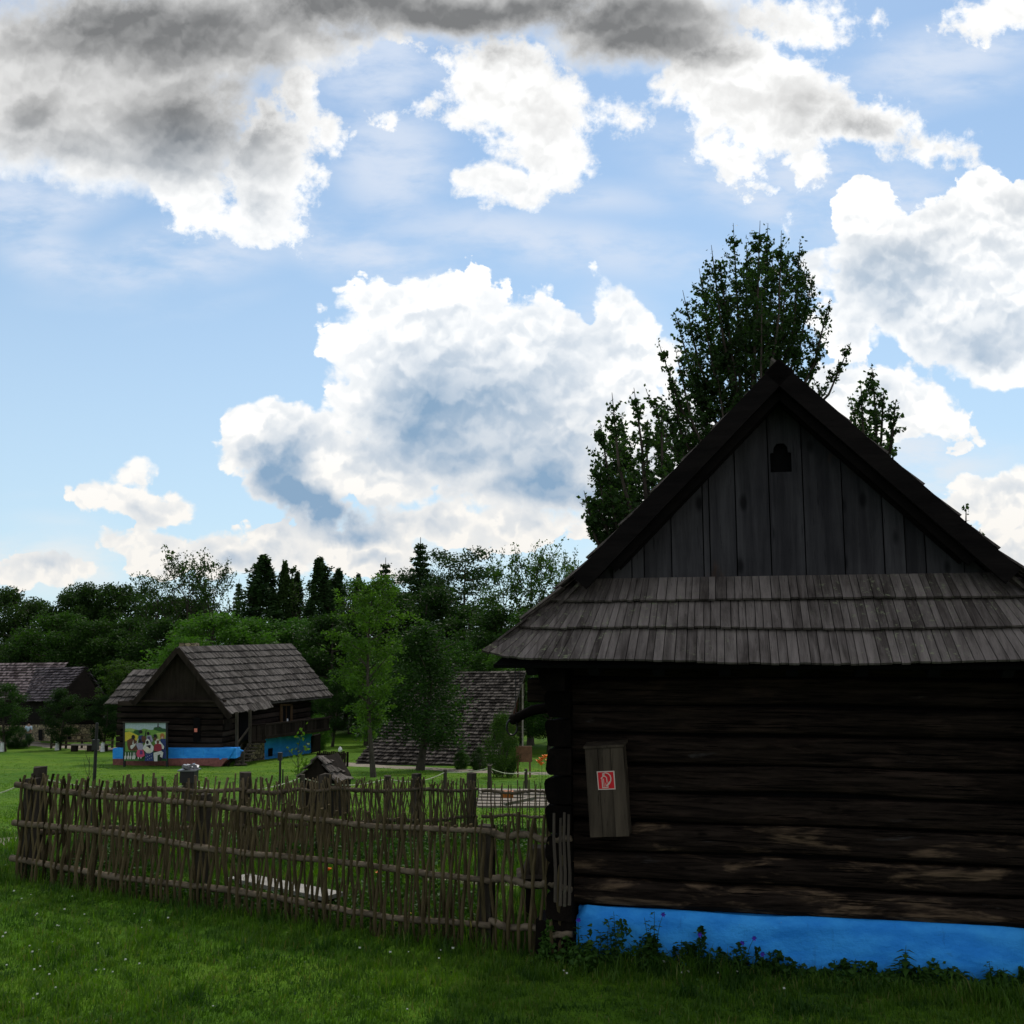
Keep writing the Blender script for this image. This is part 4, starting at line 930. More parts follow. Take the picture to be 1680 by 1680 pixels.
mb = MB(); mb.prism([sidep(368, 1198), sidep(380, 1197), sidep(380, 1180), sidep(368, 1181)], nn*.04); mb.build('shutter', M['plank'], FH, world=True)
fb = thing('extinguisher_cabinet', 'narrow black cabinet with a small orange-red sign on the far log cottage', 'cabinet', tuple(at(322, 1216, 50.95)))
mb = MB(); mb.prism([at(317, 1216, 50.95), at(328, 1216, 50.95), at(328, 1179, 50.95), at(322, 1176, 50.95), at(317, 1179, 50.95)], (0, .25, 0)); mb.build('body', M['black'], fb, world=True)
mb = MB(); mb.prism([at(318.7, 1201, 50.93), at(323.6, 1201, 50.93), at(323.6, 1195, 50.93), at(318.7, 1195, 50.93)], (0, -.01, 0)); mb.build('sign', flat('faded_red', (.75, .22, .15), .5), fb, world=True)

# painted board with folk musicians
PB = thing('painted_board', 'large painted board of folk musicians and geese on two posts before the far cottage', 'painting', tuple(gp(240, 50.0)))
Yp = 50.0
def pq_(x, y, o=0): return at(195+x/1680*90, 1175+y/1680*90, Yp-o)
items = []; cols = {}
def cm(c):
    if c not in cols: cols[c] = flat('paint_%d' % len(cols), c, .6, nz=.12, sc_=14)
    return cols[c]
lay = [0]
def pp(c, pts):
    lay[0] += .0035; mb = MB(); mb.prism([pq_(x, y, lay[0]) for x, y in pts], (0, .0015, 0)); items.append((mb, cm(c)))
def el(c, cx, cy, rx, ry, n=12, rot=0):
    pp(c, [(cx+rx*math.cos(k*2*math.pi/n)*math.cos(rot)-ry*math.sin(k*2*math.pi/n)*math.sin(rot), cy+rx*math.cos(k*2*math.pi/n)*math.sin(rot)+ry*math.sin(k*2*math.pi/n)*math.cos(rot)) for k in range(n)])
GR, DG, YE, BR, WH, PK, NV, RD, DK, LI, SK, OR = (.16, .32, .06), (.03, .10, .03), (.62, .50, .05), (.12, .05, .03), (.62, .62, .56), (.62, .08, .16), (.03, .05, .16), (.30, .03, .05), (.015, .012, .015), (.35, .33, .42), (.40, .50, .52), (.40, .16, .05)
pp(SK, [(160, 205), (1480, 205), (1480, 1370), (160, 1370)])
pp(GR, [(160, 400), (420, 380), (640, 430), (760, 375), (960, 420), (1200, 400), (1480, 430), (1480, 1370), (160, 1370)])
pp((.35, .48, .12), [(160, 380), (400, 370), (560, 440), (400, 470), (160, 450)]); pp(DG, [(480, 430), (700, 420), (620, 600), (440, 500)])
pp(YE, [(160, 500), (330, 470), (480, 540), (600, 600), (540, 760), (160, 770)]); pp((.4, .5, .12), [(1150, 520), (1480, 480), (1480, 760), (1200, 720)])
pp(DG, [(1050, 400), (1090, 340), (1250, 320), (1330, 370), (1470, 390), (1470, 480), (1250, 470)]); pp((.10, .09, .10), [(1170, 350), (1190, 215), (1215, 215), (1225, 350)])
pp(DG, [(160, 1080), (1480, 1050), (1480, 1370), (160, 1370)]); pp((.10, .22, .06), [(160, 1300), (600, 1290), (600, 1370), (160, 1370)])
pp(BR, [(250, 740), (420, 650), (560, 780), (600, 1000), (480, 1060), (300, 1040), (260, 900)]); el(DK, 440, 640, 55, 70); pp(WH, [(410, 850), (440, 720), (455, 860)]); pp(WH, [(350, 900), (520, 830), (500, 900), (400, 1010), (360, 990)]); pp(WH, [(540, 830), (580, 680), (600, 700), (565, 840)])
el(DK, 665, 480, 62, 55); pp(NV, [(600, 600), (730, 580), (760, 820), (610, 820)]); pp(BR, [(690, 620), (800, 600), (850, 720), (800, 830), (700, 780)]); pp(DK, [(790, 610), (825, 420), (850, 420), (820, 620)])
el(DK, 895, 525, 42, 52); pp(LI, [(850, 600), (990, 580), (1050, 760), (950, 830), (860, 760)]); pp((.10, .08, .14), [(870, 620), (950, 620), (990, 800), (900, 800)])
el(OR, 1330, 610, 70, 90); pp(NV, [(1270, 700), (1430, 690), (1460, 1300), (1300, 1300)]); el((.5, .35, .28), 1330, 660, 28, 40)
el(DK, 1110, 600, 55, 50); pp(DK, [(1040, 640), (1180, 640), (1170, 665), (1050, 665)]); el(BR, 1115, 700, 45, 50)
pp(LI, [(520, 850), (640, 810), (740, 850), (740, 1020), (600, 1050)]); el(DK, 645, 760, 42, 62); pp(PK, [(570, 1030), (760, 1030), (790, 1210), (700, 1260), (560, 1250), (530, 1150)]); pp((.14, .05, .18), [(645, 1050), (720, 1050), (730, 1170), (640, 1170)]); pp(WH, [(580, 1250), (615, 1250), (610, 1310), (580, 1310)]); pp(WH, [(660, 1250), (695, 1250), (690, 1300), (665, 1300)])
pp(NV, [(820, 1120), (1040, 1110), (1060, 1370), (790, 1370)])
for k in range(8): el((.5, .5, .5), 830+(k*53) % 210, 1160+(k*71) % 190, 7, 16)
pp(WH, [(800, 860), (830, 720), (880, 690), (940, 730), (1000, 850), (1070, 940), (1050, 1080), (950, 1140), (850, 1130), (730, 1000), (760, 900)]); el(DK, 872, 800, 42, 58); pp(DK, [(840, 900), (970, 880), (970, 980), (900, 1000)]); pp((.7, .66, .5), [(740, 1010), (880, 930), (960, 1010), (1000, 1080), (860, 1110)])
pp(WH, [(1090, 780), (1160, 730), (1260, 760), (1390, 930), (1370, 1010), (1290, 1000), (1240, 850), (1120, 850)]); pp(RD, [(1080, 880), (1180, 830), (1300, 860), (1320, 1020), (1230, 1090), (1070, 1060)]); el(BR, 1195, 790, 42, 52); el((.55, .5, .35), 1195, 715, 50, 28)
pp(WH, [(1060, 1120), (1190, 1090), (1180, 1380), (1075, 1380)]); pp(WH, [(1180, 1090), (1300, 1060), (1360, 1110), (1330, 1270), (1260, 1240), (1270, 1160), (1180, 1200)]); pp(DK, [(1240, 1240), (1330, 1280), (1290, 1370), (1230, 1350)])
for gx in (205, 290, 360, 440, 485): pp(WH, [(gx-8, 1110), (gx+10, 1110), (gx+12, 1190), (gx+28, 1250), (gx, 1325), (gx-40, 1310), (gx-32, 1230), (gx-8, 1190)])
build_multi('painting', items, PB)
mb = MB(); mb.beam(pq_(110, 185, .03), pq_(1530, 180, .03), .16, .035); mb.build('top_board', M['post'], PB, world=True)
mb = MB(); mb.prism([pq_(160, 205, -.01), pq_(1480, 205, -.01), pq_(1480, 1370, -.01), pq_(160, 1370, -.01)], (0, .05, 0)); mb.build('backing', M['plank'], PB, world=True)
for x, y in ((190, 1560), (1495, 1560)):
    mb = MB(); mb.beam(pq_(x-20, y, -.03), pq_(x-20, 190, -.03), .09, .11, (0, 1, 0)); mb.build('post', M['dark'], PB, world=True)

# left farm building with two roofs
LB = thing('farm_house', 'farm building with purple-grey shingles and stone base at the left edge', 'house', tuple(gp(60, 76)))
mb = MB(); rg = random.Random(41)
shingles(mb, at(61, 1096, 79), at(141, 1094, 74), at(88, 1152, 70), at(37, 1152, 74.5), 13, .3, .05, rg, ragged=.06)
shingles(mb, at(61, 1096, 79), at(141, 1094, 74), at(176, 1148, 74.5), at(100, 1150, 82), 10, .3, .05, rg)
mb.build('roof', M['shingle_purple'], LB, world=True)
mb = MB(); shingles(mb, at(-70, 1089, 92), at(112, 1087, 85), at(62, 1152, 79), at(-70, 1152, 84), 14, .3, .05, rg, ragged=.06); mb.build('roof', wood('patchy_shingles', (.05, .038, .038), (.19, .155, .155), (1, 1, .2), 6, .9), LB, world=True)
mb = MB(); mb.prism([at(93, 1151, 70.3), at(168, 1147, 73.6), at(138, 1098, 73.2)], (-.1, .15, 0)); mb.build('gable_boards', M['log_end'], LB, world=True)
def wl(px0, px1, Y0, Y1, y0, y1, mat, nm, th=(-.05, .3, 0), par=LB):
    mb = MB(); mb.prism([at(px0, y1, Y0), at(px1, y1, Y1), at(px1, y0, Y1), at(px0, y0, Y0)], th); return mb.build(nm, mat, par, world=True)
wl(92, 168, 70.6, 74.4, 1147, 1191, M['log_end'], 'log_wall'); wl(42, 92, 75, 70.6, 1147, 1191, M['log_end'], 'log_wall'); wl(-70, 45, 86, 77, 1148, 1192, M['log_end'], 'log_wall')
wl(92, 168, 70.5, 74.3, 1189, 1218, M['stone'], 'stone_base'); wl(42, 92, 74.9, 70.5, 1189, 1216, M['stone'], 'stone_base'); wl(-70, 45, 85.9, 76.9, 1190, 1216, M['stone'], 'stone_base')
wl(104, 116, 70.9, 71.5, 1197, 1215, M['black'], 'door', (0, .02, 0)); wl(63, 69, 72.5, 72.2, 1197, 1215, M['black'], 'door', (0, .02, 0))
mb = MB(); shingles(mb, at(-40, 1064, 118), at(4, 1066, 118), at(13, 1081, 113), at(-40, 1081, 113), 4, .4, .06, rg); wr = mb.build('roof', wood('pale_far_roof', (.22, .22, .24), (.40, .40, .42), (1, 1, .2), 3, .4))
fr = thing('far_house', 'pale-roofed house peeping through the trees above the farm roof at the left edge', 'house', tuple(gp(0, 116))); wr.parent = fr; wr.location = -fr.location
mb = MB(); a, b = at(-40, 1080, 113.5), at(10, 1080, 113.5); mb.hexa([(a.x, 113.5, ghf(a.x, 113)), (b.x, 113.5, ghf(a.x, 113)), (b.x, 119, ghf(a.x, 113)), (a.x, 119, ghf(a.x, 113)), (a.x, 113.5, a.z), (b.x, 113.5, b.z), (b.x, 119, b.z), (a.x, 119, a.z)]); mb.build('wall', M['white'], fr, world=True)
# rail fence and bench by the farm
rf2 = thing('rail_fence', 'pale horizontal rail fence before the stone base of the farm building', 'fence', tuple(gp(130, 67.5)))
for px in (84, 108, 134, 160, 184):
    g_ = gp(px, 67.5); mb = MB(); mb.box(g_.x-.06, g_.x+.06, g_.y-.05, g_.y+.05, g_.z-.1, g_.z+.95); mb.build('post', M['post'], rf2, world=True)
for h_ in (.25, .55, .85):
    a, b = gp(84, 67.4), gp(186, 67.4); mb = MB(); mb.beam(a+Vector((0, 0, h_)), b+Vector((0, 0, h_)), .05, .10); mb.build('rail', M['rail'], rf2, world=True)
bn2 = thing('plank_bench', 'long low plank bench on dark blocks beside the gravel path at left', 'bench', tuple(gp(146, 64)))
a, b = gp(117, 64), gp(176, 64); z_ = .42
mb = MB(); mb.beam(a+Vector((0, 0, z_)), b+Vector((0, 0, z_)), .35, .07); mb.build('seat', M['pale'], bn2, world=True)
for px in (122, 148, 171):
    g_ = gp(px, 64); mb = MB(); mb.box(g_.x-.17, g_.x+.17, 63.85, 64.15, g_.z-.1, g_.z+z_-.035); mb.build('leg', M['plank'], bn2, world=True)

# big barn roof on the right
M['shingle_barn'] = wood('barn_shingles', (.022, .019, .016), (.115, .10, .086), (1, 1, .2), 8, .8)
BN = thing('barn', 'barn with a huge steep shingle roof reaching down to the grass behind the trees', 'barn', tuple(gp(720, 54)))
T0, T1, E1, E0 = at(697, 1103, 57.6), at(863, 1101, 56.4), at(811, 1259, 50.2), at(583, 1251, 51.4)
mb = MB(); rg = random.Random(51); shingles(mb, T0, T1, E1, E0, 30, .2, .045, rg, ragged=.05)
bk = Vector((0, 12.4, 0)); E2, E3 = Vector((T1.x-.15, T1.y+6.6, E1.z)), Vector((T0.x-.15, T0.y+6.6, E0.z)); shingles(mb, T0, T1, E2, E3, 12, .4, .05, rg)
mb.hexa([p-Vector((0, -.12, .12)) for p in (T0, T1, E1, E0)]+[p-Vector((0, -.05, .05)) for p in (T0, T1, E1, E0)])
mb.build('roof', M['shingle_barn'], BN, world=True)
mb = MB(); g1 = T1+Vector((-.35, .1, -.15)); mb.prism([g1, E1+Vector((-.35, .5, 0)), E2+Vector((-.45, -.5, 0))], (-.1, 0, 0)); mb.build('gable_boards', wood('red_brown_boards', (.03, .012, .01), (.10, .04, .03), (1, 1, .1), 3), BN, world=True)
mb = MB(); g0 = T0+Vector((.35, .1, -.15)); mb.prism([g0, E0+Vector((.3, .5, 0)), E3+Vector((.3, -.5, 0))], (.1, 0, 0)); mb.build('gable_boards', M['plank'], BN, world=True)
mb = MB(); mb.beam(at(857.5, 1236, 55.5), at(857.5, 1122, 56.2), .09, .09, (0, 1, 0)); mb.build('gable_post', M['pale'], BN, world=True)
# small figure by the farm
pr = thing('person', 'tiny person in a pale blue top standing by the farm building wall', 'person', tuple(gp(45, 69)))
def skin(name, verts, edges, rad, mat, parent, lv=2):
    me = bpy.data.meshes.new(name); me.from_pydata(verts, edges, []); o = bpy.data.objects.new(name, me); COL.objects.link(o); o.parent = parent
    md = o.modifiers.new('s', 'SKIN'); [setattr(me.skin_vertices[0].data[i], 'radius', (r, r)) for i, r in enumerate(rad)]; me.skin_vertices[0].data[0].use_root = True
    o.modifiers.new('d', 'SUBSURF').levels = lv; o.modifiers['d'].render_levels = lv; me.materials.append(mat); return o
V_ = [(0, 0, .92), (0, 0, 1.15), (0, 0, 1.38), (0, 0, 1.48), (0, -.01, 1.60), (.09, 0, .88), (.10, -.02, .48), (.10, .02, .08), (.10, -.10, .03), (-.09, 0, .88), (-.11, .02, .48), (-.11, .05, .08), (-.11, -.08, .03), (.17, 0, 1.38), (.22, .0, 1.12), (.18, -.16, .95), (-.17, 0, 1.38), (-.23, .02, 1.12), (-.22, -.05, .88)]
E_ = [(0, 1), (1, 2), (2, 3), (3, 4), (0, 5), (5, 6), (6, 7), (7, 8), (0, 9), (9, 10), (10, 11), (11, 12), (2, 13), (13, 14), (14, 15), (2, 16), (16, 17), (17, 18)]
skin('body', V_, E_, [.13, .125, .13, .05, .085, .085, .06, .04, .04, .085, .06, .04, .04, .055, .042, .03, .055, .042, .03], flat('skin', (.35, .22, .16), .6), pr)
skin('shirt', [(0, 0, 1.0), (0, 0, 1.2), (0, 0, 1.39), (.17, 0, 1.38), (.22, .0, 1.15), (-.17, 0, 1.38), (-.23, .02, 1.15)], [(0, 1), (1, 2), (2, 3), (3, 4), (2, 5), (5, 6)], [.145, .14, .145, .07, .055, .07, .055], flat('pale_blue_cloth', (.55, .66, .75), .9), pr)
skin('trousers', [(0, 0, .95), (.09, 0, .86), (.10, -.02, .48), (.10, .02, .12), (-.09, 0, .86), (-.11, .02, .48), (-.11, .05, .12)], [(0, 1), (1, 2), (2, 3), (0, 4), (4, 5), (5, 6)], [.15, .10, .075, .06, .10, .075, .06], flat('dark_cloth', (.03, .03, .05), .9), pr)
mb = MB(); mb.sphere((0, .012, 1.655), (.095, .10, .09), 12, 8); mb.build('hair', M['black'], pr, smooth=True)

# ------------------------------------------------------------------ trees
def limbs_tubes(mb, base, h, rng, rt, n, spread, zlo, zhi, up=.7, top=.95):
    """trunk and limbs; returns limb polylines"""
    bend = rng.normal(size=2)*.03*h
    tr = [Vector((bend[0]*math.sin(f*2.2), bend[1]*math.sin(f*2.6), f*h*top)) for f in np.linspace(0, 1, 9)]
    tr[0].z = -.3; mb.tube(tr, [rt*(1.25 if i == 0 else 1)*(1-.88*i/8) for i in range(9)], 7)
    out = []
    for i in range(n):
        f = zlo+(zhi-zlo)*(i+.5)/n+rng.uniform(-.03, .03); z = f*h; k = min(7.99, f/top*8); j = int(k); p = tr[j].lerp(tr[min(8, j+1)], k-j)
        a = i*2.4+rng.uniform(-.5, .5); L = spread(f)*h*rng.uniform(.75, 1.15); dz = L*up*rng.uniform(.6, 1.3)
        e = p+Vector((math.cos(a)*L, math.sin(a)*L, dz)); m1 = p.lerp(e, .5)+Vector((0, 0, -L*.08+dz*.05))
        r0 = rt*.42*(1-f*.55); mb.tube([p, m1, e], [r0, r0*.6, r0*.18], 5, cap=False); out.append((p, m1, e))
    return tr, out
def bez(l, f): p, m, e = l; return p*(1-f)**2+m*2*f*(1-f)+e*f*f
def make_tree(kind, h, seed):
    """returns (trunk mesh builder, leaf points, leaf sizes)"""
    rng = np.random.default_rng(seed); mb = MB(); P_ = []
    if kind == 'broad':
        tr, L = limbs_tubes(mb, None, h, rng, h*.022, 22, lambda f: .30*math.sin(math.pi*min(1, max(.12, (f-.12)/.85)))**.7, .16, .93, .45)
        cs = []
        for l in L:
            for f in (.55, .8, 1.0):
                cs.append((bez(l, f), h*rng.uniform(.055, .095)))
        cs.append((tr[-1], h*.07))
        for c_, r in cs:
            n = int(210*(r/(h*.075))**2); d = rng.normal(size=(n, 3)); d /= np.linalg.norm(d, axis=1)[:, None]; rr = r*rng.uniform(.35, 1.12, n)[:, None]
            P_.append(np.array(c_)+d*rr*np.array([1.15, 1.15, .85]))
        sz = h*.019
    elif kind == 'airy':
        tr, L = limbs_tubes(mb, None, h, rng, h*.014, 24, lambda f: .26*(1.15-f*.6), .25, .9, 1.35)
        for l in L:
            for q in range(5):
                f = rng.uniform(.45, 1.); a = bez(l, f); d = Vector(rng.normal(size=3)*.05*h)+Vector((0, 0, .06*h)); e = a+d
                mb.tube([a, e], [h*.0022, h*.001], 3, cap=False); n = 34
                t_ = rng.uniform(.2, 1.1, n)[:, None]; P_.append(np.array(a)+(np.array(e)-np.array(a))*t_+rng.normal(size=(n, 3))*h*.014)
        sz = h*.017
    elif kind == 'spruce':
        tr = [Vector((0, 0, f*h-.3*(f == 0))) for f in np.linspace(0, 1, 6)]; mb.tube(tr, [h*.018*(1-.93*i/5) for i in range(6)], 6)
        nw = 30
        for i in range(nw):
            f = .07+.91*i/nw; rad = .155*h*(1-f)**.75+.004*h; nb = 7
            for j in range(nb):
                a = j*2*math.pi/nb+i*1.1+rng.uniform(-.4, .4); Lb = rad*rng.uniform(.65, 1.2); n = int(10+70*Lb/(.15*h)); t_ = rng.uniform(.12, 1, n)
                x = np.cos(a)*Lb*t_; y = np.sin(a)*Lb*t_; z = f*h-Lb*t_*.35+Lb*t_**2*.28
                P_.append(np.stack([x, y, z], 1)+rng.normal(size=(n, 3))*h*np.array([.009, .009, .007])*(1.2-.6*t_[:, None]))
        sz = h*.017
    elif kind == 'column':
        tr, L = limbs_tubes(mb, None, h, rng, h*.016, 64, lambda f: .105*(1.02-f)**.6*min(1, .45+f*3), .06, .98, 1.2)
        for l in L:
            n = 30; t_ = rng.uniform(.1, 1.1, n); c_ = np.array([bez(l, q) for q in t_]); P_.append(c_+rng.normal(size=(n, 3))*h*np.array([.017, .017, .022])*(1.25-max(0., l[0][2]/h)))
        P_.append(np.stack([rng.normal(size=120)*h*.006, rng.normal(size=120)*h*.006, h*rng.uniform(.9, 1.01, 120)], 1)); sz = h*.0165
        n = 9000; f = rng.uniform(.06, 1, n)**.85; th = rng.uniform(0, 6.283, n); lob = 1+.30*np.sin(th*3+f*17+seed)+.22*np.sin(th*5-f*31)+.20*np.sin(f*47+seed+th)
        r = .115*h*(1.03-f)**.75*lob*np.minimum(1, .5+f*3)*rng.uniform(.45, 1.08, n)**.6; P_.append(np.stack([r*np.cos(th), r*np.sin(th), f*h+rng.normal(size=n)*h*.012], 1))
    elif kind == 'pine':
        tr, L = limbs_tubes(mb, None, h, rng, h*.02, 20, lambda f: .24*(1.1-.5*f), .42, .97, .25)
        for l in L:
            for f in (.6, .85, 1.02):
                n = 130; r = h*rng.uniform(.045, .07); P_.append(np.array(bez(l, f))+rng.normal(size=(n, 3))*r*np.array([.75, .75, .33]))
        P_.append(np.array(tr[-1])+rng.normal(size=(300, 3))*h*np.array([.05, .05, .03])); sz = h*.015
    elif kind == 'young':
        tr, L = limbs_tubes(mb, None, h, rng, h*.0125, 34, lambda f: .185*math.sin(math.pi*min(1, max(.1, (f-.17)/.86)))**.75, .22, .95, 1.0)
        for l in L:
            for q in range(7):
                f = rng.uniform(.3, 1.05); a = np.array(bez(l, f)); d = rng.normal(size=3)*np.array([.045, .045, .03])*h+np.array([0, 0, -.008*h]); n = 52
                t_ = rng.uniform(.0, 1., n)[:, None]; P_.append(a+d*t_+rng.normal(size=(n, 3))*h*.011)
        sz = h*.0135
    elif kind == 'dense':
        tr, L = limbs_tubes(mb, None, h, rng, h*.02, 26, lambda f: .2*math.sin(math.pi*min(1, max(.2, f)))**.7, .16, .93, .6)
        for i in range(120):
            zf = rng.uniform(.16, .97); R_ = .235*h*min(1, (zf-.08)/.16)**.6*(1-max(0, zf-.45)/.60)**.7; a = rng.uniform(0, 6.28); q = rng.uniform(.35, 1.0)*R_*(1+.18*math.sin(a*3+zf*9))
            n = 130; P_.append(np.array([math.cos(a)*q, math.sin(a)*q, zf*h])+rng.normal(size=(n, 3))*h*np.array([.034, .034, .028]))
        sz = h*.017
    elif kind == 'bush':
        for i in range(9):
            a = rng.uniform(0, 6.3); e = Vector((math.cos(a)*.25*h, math.sin(a)*.25*h, h*rng.uniform(.6, .9))); mb.tube([(0, 0, -.1), e*.5+Vector((0, 0, .1*h)), e], [h*.012, h*.008, h*.003], 4, cap=False)
        for i in range(70):
            d = rng.normal(size=3); d /= np.linalg.norm(d); z = .5+.46*d[2]; r = .36 if z < .55 else .36*(1-(z-.55)*.9)
            c_ = np.array([d[0]*r*h, d[1]*r*h, z*h]); n = 300; P_.append(c_+rng.normal(size=(n, 3))*h*np.array([.055, .055, .06]))
        sz = h*.024
    return mb, np.concatenate(P_), sz
PROTO = {}
def proto(kind, var, mat, h=12.):
    key = (kind, var, mat)
    if key not in PROTO:
        mb, P_, sz = make_tree(kind, h, 100+var*7+len(kind)); rng = np.random.default_rng(var)
        V_, F_ = leaf_cards(P_, sz*rng.uniform(.6, 1.35, len(P_)), rng, .2, .62)
        bt = mb.build('trunk', M['bark_far']); fo = np_mesh('crown', V_, F_, M[mat]); 
        PROTO[key] = (bt.data, fo.data, h, float(P_[:, 2].max())); bpy.data.objects.remove(bt); bpy.data.objects.remove(fo)
    return PROTO[key]
def tree(kind, var, px, pytop, Y, label, w=1., tint=(1, 1, 1), mat=None, group=None, name=None, rz=None, loc=None, cat='tree'):
    mat = mat or {'spruce': 'needle', 'column': 'needle', 'pine': 'needle'}.get(kind, 'leaf')
    td, fd, h, top = proto(kind, var, mat); g_ = loc or gp(px, Y); H_ = at(px, pytop, Y).z-g_.z; s = H_/top
    names = {'broad': 'broadleaf_tree', 'airy': 'airy_tree', 'spruce': 'spruce_tree', 'column': 'conifer_tree', 'pine': 'pine_tree', 'young': 'young_tree', 'bush': 'bush', 'dense': 'broadleaf_tree'}
    o = thing(name or names[kind], label, cat, tuple(g_), rz if rz is not None else (px*1.7+Y) % 6.28, group)
    o.scale = (s*w, s*w, s)
    t_ = bpy.data.objects.new('trunk', td); c_ = bpy.data.objects.new('crown', fd)
    for q in (t_, c_): COL.objects.link(q); q.parent = o
    c_.color = (*tint, 1); return o
WG = 'trees of the dark wood behind the museum village'
